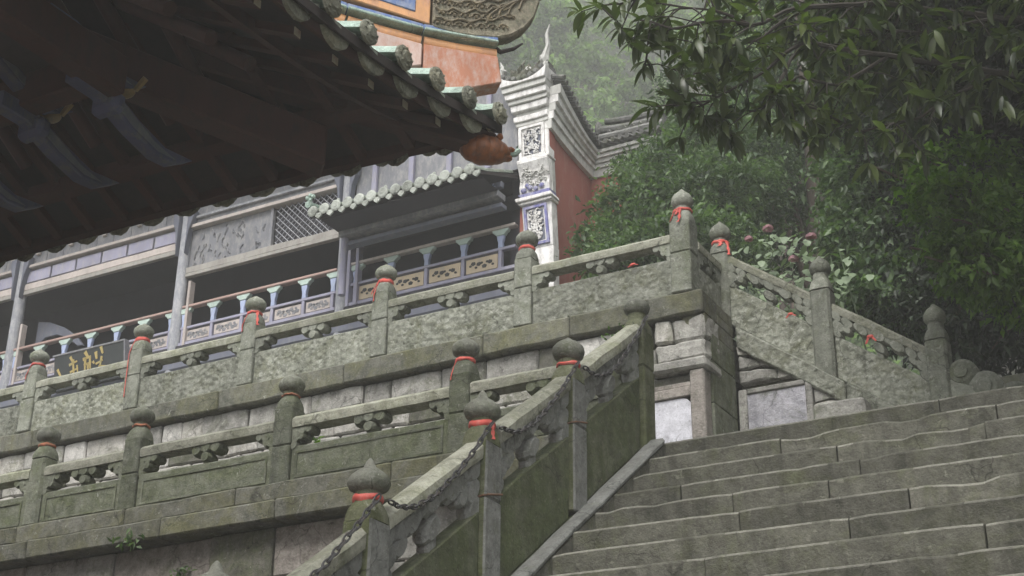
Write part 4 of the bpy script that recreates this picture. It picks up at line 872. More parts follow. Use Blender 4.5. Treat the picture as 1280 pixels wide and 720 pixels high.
# ------------------------------------------------------------------ white gable pier and the red wall behind it
pier = thing('gable_pier', (-8.6, Y3, 4.98), 'white carved gable-end pier with blue borders, right end of the gallery', 'pier')
PF = Y3-.06                                              # front face
def quad(name, x0, x1, x2, x3, z0, z1, y0, y1, mat, parent=pier, bevel=.008, rough=.003):
    """bottom edge x0..x1 at z0, top edge x2..x3 at z1"""
    mb = MB(); mb.hexa([(x0, y0, z0), (x1, y0, z0), (x1, y1, z0), (x0, y1, z0), (x2, y0, z1), (x3, y0, z1), (x3, y1, z1), (x2, y1, z1)])
    return mb.build(name, M[mat], parent, bevel=bevel, rough=rough, cut=.15)
BK = Y3+.10
quad('shaft', -8.56, -8.25, -8.70, -8.28, 4.98, 8.62, PF, BK, 'white')
quad('lower_panel', -8.70, -8.285, -8.755, -8.315, 8.62, 9.27, PF, BK, 'white')
def framed(xc, zc, w_, h, lean, outer):
    fr = MB(lambda p: Vector((xc+p.x+lean*p.z, PF-p.y, zc+p.z)))
    t = .035
    for a, b in (((-w_/2, 0, -h/2), (w_/2, .03, -h/2+t)), ((-w_/2, 0, h/2-t), (w_/2, .03, h/2)), ((-w_/2, 0, -h/2+t), (-w_/2+t, .03, h/2-t)), ((w_/2-t, 0, -h/2+t), (w_/2, .03, h/2-t))): fr.box(a, b)
    o = fr.build('panel_frame', M[outer], pier)
    f2 = MB(lambda p: Vector((xc+p.x+lean*p.z, PF-p.y, zc+p.z))); f2.box((-w_/2+t+.03, .001, -h/2+t+.03), (w_/2-t-.03, .006, h/2-t-.03)); f2.build('recess', M['beam'], o)
    mb = MB(lambda p: Vector((xc+p.x+lean*p.z, PF-p.y, zc+p.z)))
    for i in range(70):
        x, z = random.uniform(-w_/2+.09, w_/2-.09), random.uniform(-h/2+.09, h/2-.09); s_ = random.uniform(.02, .045); a0 = random.uniform(0, 6)
        mb.tube([(x+s_*math.cos(a0+q), .02, z+s_*math.sin(a0+q)) for q in (0, .6, 1.2, 1.8)], .011, 5)
    tag(mb.build('panel_relief', M['white'], o), kind='stuff')
framed(-8.52, 8.95, .34, .58, -.09, 'deepblue')
framed(-8.60, 10.22, .38, .50, -.04, 'white')
quad('cornice', -8.76, -8.29, -8.80, -8.29, 9.27, 9.31, PF-.05, BK, 'white'); quad('cornice', -8.80, -8.27, -8.82, -8.29, 9.315, 9.37, PF-.08, BK, 'white')
quad('cornice', -8.74, -8.32, -8.80, -8.32, 9.375, 9.44, PF-.04, BK, 'deepblue')
quad('shaft', -8.755, -8.325, -8.80, -8.345, 9.44, 9.93, PF+.06, BK, 'whitegrey')
mb = MB(); mb._skin([[mb.v((x, PF+.06-d_, z)) for d_, z in ((0, 9.46), (.05, 9.46), (.07, 9.55), (.05, 9.66), (.09, 9.78), (.14, 9.88), (.14, 9.91), (0, 9.91))] for x in (-8.79, -8.34)]); mb.build('curved_bracket', M['white'], pier, bevel=.006)
mb = MB()
for i in range(40):
    x, z = random.uniform(-8.74, -8.38), random.uniform(9.48, 9.86); s_ = random.uniform(.02, .05); a0 = random.uniform(0, 6)
    mb.tube([(x+s_*math.cos(a0+q), PF-.02-.10*max(0, (z-9.6)), z+s_*math.sin(a0+q)) for q in (0, .7, 1.4, 2.1)], .014, 5)
tag(mb.build('bracket_relief', M['whitegrey'], pier), kind='stuff')
mb = MB(); 
for a, b in ((-8.72, 9.50), (-8.62, 9.52), (-8.54, 9.49), (-8.66, 9.56), (-8.45, 9.52)): mb.ball((a, PF-.02, b), .035, 7, 5, (1.2, .5, 1))
tag(mb.build('blue_flowers', M['deepblue'], pier), kind='stuff')
quad('cornice', -8.82, -8.33, -8.82, -8.33, 9.93, 9.965, PF-.04, BK, 'white')
quad('upper_panel', -8.81, -8.35, -8.83, -8.37, 9.965, 10.485, PF, BK, 'white')
LAY = [(10.49, 10.55, .02), (10.555, 10.64, .05), (10.645, 10.70, .02), (10.705, 10.80, .08), (10.805, 10.87, .11), (10.875, 10.97, .15), (10.975, 11.06, .19)]
for i, (a, b, e) in enumerate(LAY): quad('cornice', -8.83-e*.85, -8.37+e*.22, -8.84-e*.9, -8.365+e*.25, a, b, PF-e*.9, BK, 'white' if i % 2 else 'whitegrey', rough=.012)
# concave tiled cap of the pier between two horns
mb = MB(); pts = []
for i in range(9):
    q = i/8; pts.append((-9.03+.73*q, 11.07+.14*(abs(q-.5)*2)**2.2))
mb.prism([(-9.01, 11.065), (-8.32, 11.065)]+[(x, z+.03) for x, z in reversed(pts)], PF-.2, BK); cp_ = mb.build('cap_base', M['white'], pier, bevel=.006)
mb = MB()
for i in range(8):
    x = -8.98+.085*i; q = (i+.5)/8; z = 11.15+.13*(abs(q-.5)*2)**2.2
    mb.disc((x, PF-.18, z), .038, .03, 10); mb.tube([(x, PF-.16, z), (x, BK, z+.12)], .036, 6)
tag(mb.build('cap_tiles', M['greytile'], cp_), kind='stuff')
mb = MB(); mb.prism([(-8.96, 11.2), (-8.36, 11.2), (-8.36, 11.42), (-8.5, 11.33), (-8.65, 11.30), (-8.8, 11.34), (-8.96, 11.45)], PF-.0, PF+.12); mb.ball((-8.66, PF-.03, 11.38), .055, 10, 7, (1, .4, 1))
for k_ in range(16):
    xq = -8.92+.035*k_; mb.ball((xq, PF-.05, 11.24+.10*random.random()), random.uniform(.025, .05), 7, 5, (1, .6, random.uniform(.8, 1.8)))
for xq, zq in ((-8.80, 11.44), (-8.74, 11.50), (-8.52, 11.42)): mb.tube([(xq, PF+.03, zq-.12), (xq-.02, PF, zq-.03), (xq+.03, PF, zq+.04)], [.04, .03, .008], 6)
mb.build('cap_crest', M['darkblock'], cp_, rough=.02, rs=9, cut=.08)
mb = MB(); mb.disc((-8.66, PF-.03, 11.36), .05, .04, 12); mb.build('white_boss', M['white'], cp_)
mb = MB(); mb.tube([(-8.98, PF-.1, 11.2), (-9.04, PF-.12, 11.34), (-9.02, PF-.12, 11.44), (-9.06, PF-.12, 11.52)], [.045, .04, .025, .01], 8)
mb.ball((-9.0, PF-.12, 11.36), .05, 8, 6); mb.build('left_horn', M['whitegrey'], cp_, rough=.02, rs=14)
mb = MB(); mb.tube([(-8.36, PF-.08, 11.1), (-8.35, PF-.1, 11.3), (-8.37, PF-.1, 11.42), (-8.32, PF-.1, 11.60), (-8.33, PF-.1, 11.78), (-8.30, PF-.1, 11.92)], [.035, .04, .06, .04, .022, .008], 8); mb.ball((-8.38, PF-.1, 11.40), .07, 8, 6); mb.build('spire', M['whitegrey'], cp_, rough=.02, rs=14)

rw = thing('red_wall', (-8.5, 16.0, 4.98), 'faded red gable wall with pale stepped coping and grey tiles, right of the white pier', 'wall')
YB = 16.62; XR = -8.375
mb = MB(); mb.hexa([(-8.8, BK+.005, 4.98), (XR, BK+.005, 4.98), (XR, YB+.3, 4.98), (-8.8, YB+.3, 4.98), (-8.8, BK+.005, 10.5), (XR, BK+.005, 10.5), (XR, YB+.3, 10.3), (-8.8, YB+.3, 10.3)]); mb.build('wall_face', M['redwall'], rw)
MB().box((XR, YB, 4.98), (-7.3, YB+.3, 10.3)).build('wall_face', M['redwall'], rw)
MB().box((-8.795, Y3-.03, 4.98), (XR-.02, BK, 10.5)).build('wall_face', M['redwall'], rw)
MB().box((XR-.1, PF+.03, 4.98), (XR+.02, BK+.01, 10.45)).build('wall_face', M['redwall'], rw)
def strip(name, zf0, zf1, zb0, zb1, out, mat, rough=.003):   # moulding along the side (front z's, back z's) then along the rear wall
    mb = MB(); xo = XR+.03+out; y0, y1 = PF-.0, YB-out; n = 8
    rings = []
    for i in range(n+1):
        q = i/n; k = (1-q)**1.6; a, b = zb0+(zf0-zb0)*k, zb1+(zf1-zb1)*k; y = y0+(y1-y0)*q
        rings.append([mb.v((XR-.2, y, a)), mb.v((xo, y, a)), mb.v((xo, y, b)), mb.v((XR-.2, y, b))])
    mb._skin(rings); mb.build(name, M[mat], rw, rough=rough)
    mb = MB(); mb.box((XR-.2, YB-out, zb0), (-7.3, YB+.1, zb1)); mb.build(name, M[mat], rw, rough=rough, cut=.25)
strip('coping_band', 10.36, 10.50, 10.20, 10.32, .03, 'whitegrey'); strip('coping_band', 10.505, 10.62, 10.325, 10.38, .06, 'white'); strip('coping_band', 10.625, 10.74, 10.385, 10.44, .09, 'whitegrey')
strip('coping_band', 10.745, 10.86, 10.445, 10.49, .13, 'white'); strip('coping_band', 10.865, 11.0, 10.495, 10.54, .17, 'whitegrey')
mb = MB()
for i in range(17):                                        # tile ends along the side, then along the rear wall
    q = i/16; k = (1-q)**1.6; z = 10.60+(11.08-10.60)*k; y = PF+(YB-.1-PF)*q; mb.tube([(XR+.26, y, z), (XR-.1, y, z+.13)], .036, 6)
for i in range(9): x = XR+.24+.11*i; mb.tube([(x, YB-.26, 10.60), (x, YB+.1, 10.72)], .036, 6)
tag(mb.build('coping_tiles', M['greytile'], rw), kind='stuff')
for z, r, dy in ((10.80, .05, .0), (10.90, .06, .05), (11.12, .05, .2)):      # stacked ridges
    mb = MB(); x1 = -7.4; mb.tube([(XR+.15+(x1-XR)*q/10, YB-.02+dy, z+.07*(1-q/10)**3*(1 if z > 10.85 else .3)) for q in range(11)], r, 8); mb.build('ridge', M['greytile'], rw, rough=.006)
mb = MB()
for i in range(7): x = XR+.3+.12*i; mb.tube([(x, YB-.05, 10.86), (x, YB+.3, 11.08)], .03, 5)
MBp = mb; tag(mb.build('coping_tiles', M['greytile'], rw), kind='stuff')
mb = MB(); 
for i in range(9):
    q = i/8; y = PF+.1+(YB-PF-.1)*q; z = 10.78+(11.28-10.78)*(1-q)**1.6; mb.ball((XR+.0, y, z), .065, 7, 5, (1, 1.3, 1))
mb.ball((XR+.1, YB+.05, 11.02), .07, 7, 5, (.8, .8, 1.6)); tag(mb.build('ridge_ornament', M['greytile'], rw, rough=.03, rs=8), kind='stuff')

# ------------------------------------------------------------------ terrain behind and beside the stairs
def at(x, y, D):       # point seen at photo pixel (x, y), D metres away measured along the ground
    d = fw+r2*((x-640)/F_PX)+u2*((360-y)/F_PX); return d*(D/math.hypot(d.x, d.y))
def terr(x, y):
    D = math.hypot(x, y); h = 5.0 if y > 13.3 else GZ+(5-GZ)*max(0, min(1, (y-1)/12))
    if D > 44 and y > 13: h += (min(D, 75)-44)*1.38+max(0, min(D, 108)-75)*.5+max(0, min(D, 205)-108)*1.08+max(0, D-205)*.05
    return h+noise.noise(Vector((x*.12, y*.12, 3)))*min(1.5, max(.1, (D-14)*.1))
nx, ny, x0_, x1_, y0_, y1_ = 130, 90, -270, 200, -2, 290
vs, fs_ = [], []
gx = sorted(set([x0_+(x1_-x0_)*i/nx for i in range(nx+1)]+[3.3, 3.6, -30.4])); gy = sorted(set([y0_+(y1_-y0_)*j/ny for j in range(ny+1)]+[13.55, 13.3, 19.5]))
for yy in gy:
    for xx in gx:
        low = (xx < 3.45 and yy < 13.4) or (yy < 19.0 and xx < -8.0)
        vs.append((xx, yy, -2.4 if low else terr(xx, yy)))
W_ = len(gx)
for j in range(len(gy)-1):
    for i in range(W_-1): fs_.append((j*W_+i, j*W_+i+1, (j+1)*W_+i+1, (j+1)*W_+i))
me = bpy.data.meshes.new('hillside'); me.from_pydata(vs, [], fs_); me.polygons.foreach_set('use_smooth', [True]*len(fs_))
tag(link('hillside', me, None, M['soil']), kind='structure')
bw = thing('retaining_wall', (1, 13.4, 3.3), 'low dark wall under the trees at the back of the landing, far right', 'stone wall')
z = 3.3
for h in (.3, .28, .3, .28, .27, .25):
    x = -2.6+random.uniform(0, .3)
    while x < 3.3:
        l = random.uniform(.5, .9); MB().box((x, 13.38, z+.004), (x+l-.008, 13.62, z+h-.004)).build('stone_block', M['darkblock'], bw, bevel=.012, rough=.008, rs=6); x += l
    z += h
MB().box((-2.55, 13.42, 3.3), (3.3, 13.6, 4.9)).build('wall_core', M['mortar'], bw)
MB().lbox((-2.65, 13.33, z), (3.3, 13.66, z+.1), 20).build('coping_stone', M['darkblock'], bw, bevel=.01, rough=.01, cut=.3)

# ------------------------------------------------------------------ leaves
def leaf_mesh(name, P, A, Nn, L, Wd, mat, fold=.25):
    """P centres, A leaf axis, Nn leaf normal, L length, Wd width (numpy); two folded triangles pairs per leaf"""
    n = len(P); A = A/np.linalg.norm(A, axis=1)[:, None]; B = np.cross(A, Nn); B /= (np.linalg.norm(B, axis=1)[:, None]+1e-9); C = np.cross(B, A)
    L = np.broadcast_to(L, n)[:, None]; Wd = np.broadcast_to(Wd, n)[:, None]
    v = np.stack([P-A*L*.5, P+B*Wd*.5+C*Wd*fold-A*L*.05, P+A*L*.5-C*L*.12, P-B*Wd*.5+C*Wd*fold-A*L*.05], 1).reshape(-1, 3)
    me = bpy.data.meshes.new(name); me.vertices.add(4*n); me.vertices.foreach_set('co', v.astype(np.float32).ravel())
    me.loops.add(6*n); me.polygons.add(2*n); b = np.arange(n)[:, None]*4
    me.loops.foreach_set('vertex_index', (b+np.array([[0, 1, 2, 0, 2, 3]])).ravel().astype(np.int32))
    me.polygons.foreach_set('loop_start', (np.arange(2*n)*3).astype(np.int32)); me.update(); me.validate()
    me.materials.append(mat); return me
def crown_pts(blobs, n, clump=.16, per=26):
    """clumps of leaves spread through the outer volume of lumpy ellipsoids"""
    vol = np.array([b[1][0]*b[1][1]*b[1][2] for b in blobs])**(2/3); ks = rng.multinomial(max(1, n//per), vol/vol.sum()); out, nrm_ = [], []
    for (c, r), k in zip(blobs, ks):
        d = rng.normal(size=(k, 3)); d /= np.linalg.norm(d, axis=1)[:, None]
        lump = np.array([noise.noise(Vector(q*2.3)+Vector(c)) for q in d]); rad = (1+.32*lump)*rng.uniform(.55, 1, k)**.4
        cc = np.array(c)+d*np.array(r)*rad[:, None]
        p = np.repeat(cc, per, 0)+rng.normal(size=(k*per, 3))*clump*np.array([1, 1, .6]); out.append(p); nrm_.append(np.repeat(d, per, 0))
    return np.concatenate(out), np.concatenate(nrm_)
def foliage(name, blobs, n, size, mat, parent, clump=.16, per=26, aspect=.45, droop=.3):
    P, D = crown_pts(blobs, n, clump, per); m = len(P)
    A = rng.normal(size=(m, 3))*.8+D*.7+np.array([0, 0, -droop]); Nn = rng.normal(size=(m, 3))*.55+np.array([0, 0, 1.0])+D*.4
    L = size*rng.uniform(.45, 1.6, m); me = leaf_mesh(name, P, A, Nn, L, L*aspect, M[mat]); o = link(name, me, parent); o['kind'] = 'stuff'; return o
def tree(name, base, blobs, n, size, mat, label, cat, trunk_r=.12, trunk=True, group=None, **k):
    t = thing(name, base, label, cat, group)
    if trunk:
        mb = MB(); b = Vector(base); top = Vector(np.mean([c for c, r in blobs], axis=0)); n_ = 7
        pts = [b.lerp(top, i/n_)+noise.noise_vector(Vector((i*.7, base[0], base[1])))*.12*(i > 0) for i in range(n_+1)]
        mb.tube(pts, [trunk_r*(1.25-.9*i/n_) for i in range(n_+1)], 9); tk = mb.build('trunk', M['darkbark'], t, smooth=True)
        for c, r in blobs[:14]:
            s0 = pts[random.randint(2, 5)]; e = Vector(c); mid = s0.lerp(e, .5)+Vector((0, 0, .1*(e-s0).length))
            mb = MB(); mb.tube([s0, mid, e, e+(e-s0)*.15], [trunk_r*.45, trunk_r*.3, trunk_r*.16, .008], 6); mb.build('limb', M['bark'], tk, smooth=True)
    foliage('crown', blobs, n, size, mat, t, **k); return t
def B(px, py, D, rx, rz=None, ry=None):       # blob: pixel centre, distance, radii in metres
    c = at(px, py, D); return (tuple(c), (rx, ry or rx, rz or rx))

tree('evergreen_tree', (-6.2, 15.9, 5.0), [B(765, 318, 17.2, .42, .4), B(805, 265, 17.5, .6, .6), B(838, 228, 18, .6, .55), B(808, 212, 18, .42, .38), B(868, 178, 18.5, .5, .55), B(880, 200, 18, .7, .7), B(850, 270, 17.2, .8, .6), B(905, 255, 17.5, .7, .6), B(790, 335, 16.6, .5, .35), B(870, 320, 16.6, .9, .4), B(930, 195, 18.5, .7, .7)],
     34000, .085, 'leaf_bush', 'sloping bushy evergreen in front of the red wall, left of the corner post', 'tree', .10, clump=.11, per=44)
tree('evergreen_tree', (-5.3, 18.6, 5.0), [B(900, 125, 20, .9, .9), B(960, 150, 20, .9, .9), B(1000, 200, 20.5, 1.0, .9), B(1040, 150, 20.5, .9, 1.0), B(960, 60, 21, 1.0, 1.0), B(1020, 80, 21, 1.0, 1.0), B(950, 230, 19.5, .7, .7), B(985, 290, 20.5, .9, .6), B(900, 300, 20, .9, .6)],
     30000, .085, 'leaf_dark', 'dim broadleaf tree behind the corner post, above the pink hydrangea', 'tree', .15, clump=.12)
big = at(1026, 300, 19); tk_ = thing('old_tree_trunk', (big.x, big.y, 5.0), 'thick brown trunk standing in shade behind the hydrangea', 'tree')
mb = MB(); p_ = [Vector((big.x, big.y, 4.9)), at(1027, 330, 19), at(1024, 270, 19), at(1020, 210, 19), at(1012, 120, 19.2), at(1000, 40, 19.6), at(1010, -80, 20)]
mb.tube(p_, [.26, .19, .16, .15, .12, .10, .07], 14); mb.build('trunk', M['darkbark'], tk_, smooth=True, rough=.03, rs=5, cut=.25)
mb = MB(); mb.tube([at(1020, 200, 19), at(1045, 150, 19), at(1075, 90, 19.3)], [.1, .08, .04], 8); mb.build('limb', M['bark'], tk_, smooth=True)
tree('cascading_tree', (-3.2, 15.0, 5.0), [B(1085, 175, 15.5, .45, .55), B(1100, 240, 15, .5, .55), B(1075, 300, 15, .42, .4), B(1120, 310, 14.8, .5, .45), B(1060, 230, 15.6, .35, .45), B(1130, 370, 14.5, .5, .35), B(1150, 230, 15.5, .5, .6), B(1090, 360, 14.6, .35, .3), B(1200, 390, 14.6, .6, .3)],
     22000, .09, 'leaf_bush', 'green bush of cascading leaves above the sloping balustrade', 'bush', .09, clump=.10, per=40, droop=.7)
tree('shade_tree', (-.6, 14.3, 5.0), [B(1140, 60, 14.5, .9, .9), B(1190, 160, 14.5, 1.0, .9), B(1260, 250, 14.5, 1.1, .9), B(1215, 310, 14.3, .8, .6), B(1280, 370, 14, .9, .7), B(1270, 60, 14.5, 1.2, 1.0), B(1090, 20, 15, .9, .8), B(1190, 400, 14, .6, .35), B(1340, 200, 14.5, 1.2, 1.3), B(1255, 420, 13.8, .5, .25), B(1080, 100, 15.5, .6, .6)],
     48000, .085, 'leaf_shade', 'dark shade tree filling the background at far right', 'tree', .16, clump=.12)
tree('lime_green_tree', (1.6, 12.6, 5.0 if False else 3.3), [B(1192, 275, 10, .32, .32), B(1225, 340, 10, .28, .2), B(1250, 300, 10.3, .42, .36), B(1205, 225, 10.3, .36, .3), B(1300, 350, 10.3, .45, .3), B(1160, 238, 10, .16, .16), B(1180, 318, 10, .12, .12), B(1350, 280, 10.6, .6, .6)],
     13000, .07, 'leaf_lime', 'bright lime-green leaves hanging from a near tree at right', 'tree', .07, clump=.06, droop=.6)

# overhanging near tree with long leaves -----------------------------------
ov = thing('overhanging_tree', (4.9, 9.6, 2.2), 'near tree reaching in from the top right with long drooping glossy leaves', 'tree')
crotch = Vector((4.3, 9.7, 6.6))
mb = MB(); mb.tube([(4.9, 9.6, 2.0), (4.8, 9.65, 4.0), (4.5, 9.7, 5.5), crotch, (4.2, 9.8, 8.5)], [.24, .2, .17, .15, .08], 12); trunk_o = mb.build('trunk', M['bark'], ov, smooth=True, rough=.02)
def rosette_leaves(tip, dirv, k, spread=1.0):
    out = []
    for i in range(k):
        a = 2*math.pi*i/k+random.uniform(-.3, .3); s1 = dirv.cross(Vector((0, 0, 1))).normalized(); s2 = dirv.cross(s1)
        d = (dirv*random.uniform(.25, .8)+(s1*math.cos(a)+s2*math.sin(a))*spread*random.uniform(.6, 1)+Vector((0, 0, -random.uniform(-.05, .5)))).normalized()
        out.append((tip+dirv*random.uniform(-.05, .02), d, random.uniform(.09, .19)))
    return out
def long_leaf_mesh():
    me = bpy.data.meshes.new('leaf'); st = 6; vs_, fc = [], []
    for i in range(st+1):
        q = i/st; w_ = .14*math.sin(math.pi*min(1, q**.85*.97+.03))**.9+.004; z = -.30*q*q; 
        vs_ += [(q, -w_, z+.05*w_*6), (q, 0, z), (q, w_, z+.05*w_*6)]
    for i in range(st):
        a = i*3; fc += [(a, a+3, a+4, a+1), (a+1, a+4, a+5, a+2)]
    me.from_pydata(vs_, [], fc); me.polygons.foreach_set('use_smooth', [True]*len(fc)); me.materials.append(M['leaf_branch']); return me
LLM = long_leaf_mesh()
leafs = []; twigs = []
limbs = [ # polylines in pixels with distance: from the right, off frame, to the left tips
 [(1450, 40, 10.2), (1250, 20, 9.6), (1090, 5, 9.0), (1000, 12, 8.6), (940, 30, 8.4), (880, 16, 8.3), (820, 4, 8.2)],
 [(1450, 120, 10.2), (1240, 90, 9.5), (1110, 70, 9.0), (1010, 58, 8.8), (960, 84, 8.6), (905, 118, 8.5), (868, 135, 8.4)],
 [(1010, 12, 8.7), (960, 45, 8.6), (905, 60, 8.5), (850, 70, 8.4)], [(1040, 2, 8.8), (950, -20, 8.6), (850, -15, 8.4), (775, 5, 8.3)],
 [(1240, 90, 9.5), (1150, 150, 9.3), (1080, 165, 9.0), (1000, 130, 8.8)], [(1250, 20, 9.6), (1150, 40, 9.2), (1060, 35, 9.0), (985, 40, 8.8)],
 [(940, 30, 8.4), (890, 33, 8.3), (840, 38, 8.2), (800, 25, 8.2)], [(1110, 70, 9.0), (1050, 110, 8.9), (1000, 100, 8.7), (950, 120, 8.6)],
 [(1150, 40, 9.2), (1120, -20, 9.2), (1060, -30, 9.0)],
 [(1010, 58, 8.8), (975, 100, 8.6), (950, 140, 8.6)]]
for li, pl in enumerate(limbs):
    P_ = [at(*q) for q in pl]
    if pl[0][0] > 1400: P_ = [crotch]+P_
    rad = [max(.007, (.034 if pl[0][0] > 1400 else .013)*(1-i/len(P_))**1.3) for i in range(len(P_))]
    mb = MB(); sm = []
    for a, b in zip(P_, P_[1:]):
        for k in range(4): sm.append(a.lerp(b, k/4)+noise.noise_vector(a.lerp(b, k/4)*2.5)*.05)
    sm.append(P_[-1]); rr = [rad[min(i//4, len(rad)-1)] for i in range(len(sm))]; mb.tube(sm, rr, 6); mb.build('limb', M['twig'], ov, smooth=True)
    for i, p in enumerate(sm[5 if pl[0][0] > 1400 else 2:]):
        if p.x < -2.6 and random.random() < .45: continue
        d = Vector((random.uniform(-1, .3), random.uniform(-.6, .4), random.uniform(-.7, .5))).normalized()
        for rep_ in range(2 if p.x > -3.2 else 1):
            ln = random.uniform(.10, .35); tip = p+d*ln+Vector((0, 0, -.04)); twigs.append((p, tip)); leafs.append((tip, d))
            d = Vector((random.uniform(-1, .5), random.uniform(-.6, .6), random.uniform(-.8, .4))).normalized()
    leafs.append((sm[-1], (sm[-1]-sm[-2]).normalized()))
for px, py, D in ((765, 22, 8.2), (790, 48, 8.2), (812, 60, 8.2), (838, 85, 8.3), (858, 100, 8.3), (880, 90, 8.3), (850, 125, 8.4), (880, 150, 8.5), (905, 150, 8.5), (930, 95, 8.5), (925, 60, 8.4), (870, 55, 8.3), (915, 170, 8.6), (745, 8, 8.2), (895, 115, 8.4)):
    tip = at(px, py, D); src = min((q for t_ in twigs for q in t_), key=lambda q: (q-tip).length); twigs.append((src, tip)); leafs.append((tip, (tip-src).normalized() if (tip-src).length > .02 else Vector((-1, 0, -.2)).normalized()))
for _ in range(150):              # dense part at the right
    px = random.uniform(960, 1330); py = random.uniform(-40, 150); tip = at(px, py, random.uniform(8.8, 10.2)); leafs.append((tip, Vector((random.uniform(-1, .4), random.uniform(-.5, .5), random.uniform(-.6, .4))).normalized()))
mb = MB()
for a, b in twigs:
    m_ = a.lerp(b, .5)+Vector((0, 0, .02)); mb.tube([a, m_, b], [.007, .005, .004], 4)
tag(mb.build('twigs', M['twig'], ov), kind='stuff')
allL = [l for tip, d in leafs for l in rosette_leaves(tip, d, random.randint(6, 9))]
key = lambda l: ((l[0]@r2)/(l[0]@fw))
vis = sorted([l for l in allL if l[0].length > 0], key=key)
def place(l):
    p, d, ln = l; side_ = d.cross(Vector((random.uniform(-.4, .4), random.uniform(-.4, .4), 1))).normalized(); up_ = side_.cross(d)
    return Matrix(((d.x*ln, side_.x*ln, up_.x*ln, p.x), (d.y*ln, side_.y*ln, up_.y*ln, p.y), (d.z*ln, side_.z*ln, up_.z*ln, p.z), (0, 0, 0, 1)))
base_m = Matrix.Translation(-ov.location)
for l in vis[:298]:
    o = bpy.data.objects.new('leaf', LLM); COL.objects.link(o); o.parent = ov; o.matrix_parent_inverse = Matrix.Translation(-ov.location); o.matrix_basis = place(l)
src_v = np.array([v.co[:] for v in LLM.vertices]); src_f = [tuple(p.vertices) for p in LLM.polygons]; rest = vis[298:]
V_, F_ = [], []
for i, l in enumerate(rest):
    m_ = np.array(place(l)); V_.append(src_v@m_[:3, :3].T+m_[:3, 3]); F_ += [tuple(q+i*len(src_v) for q in f) for f in src_f]
me = bpy.data.meshes.new('leaf_mass'); me.from_pydata(np.concatenate(V_).tolist(), [], F_); me.polygons.foreach_set('use_smooth', [True]*len(F_)); me.materials.append(M['leaf_branch'])
o = link('leaf_mass', me, ov); o['kind'] = 'stuff'
foliage('upper_crown_and_shade', [B(1240, 20, 10.5, .8, .7), B(1300, 120, 10.6, .8, .7), B(1150, -60, 10, .9, .6), B(1350, -20, 10.6, 1.2, 1.0), B(1200, 110, 11.5, .6, .5), B(1270, 210, 11.5, .6, .5), B(1180, 30, 11, .9, .6), B(1250, -100, 10.5, 1.0, .6), ((-.2, 7.6, 8.2), (1.4, 1.3, .7)), ((1.2, 7.0, 8.4), (1.6, 1.6, .8)), ((.4, 5.4, 8.4), (1.8, 1.2, .7)), ((2.6, 8.6, 8.2), (1.6, 1.4, .9))], 34000, .11, 'leaf_shade', ov, clump=.13)  # blobs in plain coordinates are out of view, added to shade branch and steps

# hydrangea -----------------------------------------------------------------
hy = thing('hydrangea', (-3.95, 13.8, 5.0), 'hydrangea bush with a few pink flower heads behind the sloping balustrade', 'shrub')
hc = at(985, 350, 13.8); tips = []
for k in range(9):
    e = at(random.uniform(930, 1050), random.uniform(300, 380), random.uniform(13.4, 14)); mb = MB(); b0 = Vector((-3.95+random.uniform(-.15, .15), 13.8, 5.0)); mb.tube([b0, b0.lerp(e, .5)+Vector((0, 0, .1)), e], [.014, .01, .006], 5); mb.build('stem', M['leaf_hyd'], hy)
def broad_leaf():
    me = bpy.data.meshes.new('leaf'); vs_, fc = [], []
    for i in range(7):
        q = i/6; w_ = .36*math.sin(math.pi*min(1, q**.75))**.8+.005; z = -.22*q*q; vs_ += [(q, -w_, z+.1*w_), (q, 0, z), (q, w_, z+.1*w_)]
    for i in range(6): a = i*3; fc += [(a, a+3, a+4, a+1), (a+1, a+4, a+5, a+2)]
    me.from_pydata(vs_, [], fc); me.polygons.foreach_set('use_smooth', [True]*len(fc)); me.materials.append(M['leaf_hyd']); return me
BLM = broad_leaf()
for i in range(290):
    px = random.gauss(985, 36); py = random.uniform(288, 400)+abs(px-985)*.3; p = at(px, py, random.uniform(13.3, 14.1))
    d = Vector((random.uniform(-1, 1), random.uniform(-1.2, -.3), random.uniform(-1.0, -.3))).normalized()
    o = bpy.data.objects.new('leaf', BLM); COL.objects.link(o); o.parent = hy; o.matrix_parent_inverse = Matrix.Translation(-hy.location); o.matrix_basis = place((p, d, random.uniform(.075, .13)))
for px, py, r in ((960, 286, .05), (1014, 296, .052), (992, 324, .048), (936, 299, .038)):
    c = np.array(at(px, py, 13.3)); n = 90; d = rng.normal(size=(n, 3)); d /= np.linalg.norm(d, axis=1)[:, None]; d[:, 2] = np.abs(d[:, 2])*.8-.15
    o = link('flower_head', leaf_mesh('flower_head', c+d*r, np.cross(d, rng.normal(size=(n, 3))), d, .034, .03, M['petal'], .1), hy)

# weeds on the masonry ---------------------------------------------------------
def weed(p, label, n=26, size=.06, mat='leaf_lime', h=.12):
    t = thing('weed', p, label, 'weed'); c = np.array(p); P = c+rng.normal(size=(n, 3))*np.array([.06, .03, .03])*h/.12+np.array([0, -.02, h*.4]); A = rng.normal(size=(n, 3))+np.array([0, -.3, .6])
    o = link('leaves', leaf_mesh('leaves', P, A, rng.normal(size=(n, 3))+np.array([0, -.6, .8]), size, size*.45, M[mat]), t); o['kind'] = 'stuff'
weed((-4.92, Y2-.06, 4.78), 'small yellow-green tuft on the pale wall behind the third stair post', 40, .05, 'leaf_lime', .13)
weed((-7.05, Y1+.35, 3.68), 'fern tuft seen through the lower row opening beside the second post', 60, .07, 'leaf_lime', .2)
weed((-11.1, Y2+.4, 5.45), 'leafy plant in the upper opening right of the leftmost post', 70, .08, 'leaf_hyd', .22)
weed((-10.65, Y2+.4, 5.42), 'green plant beside the pink streamer, behind the upper openwork', 70, .08, 'leaf_hyd', .22)
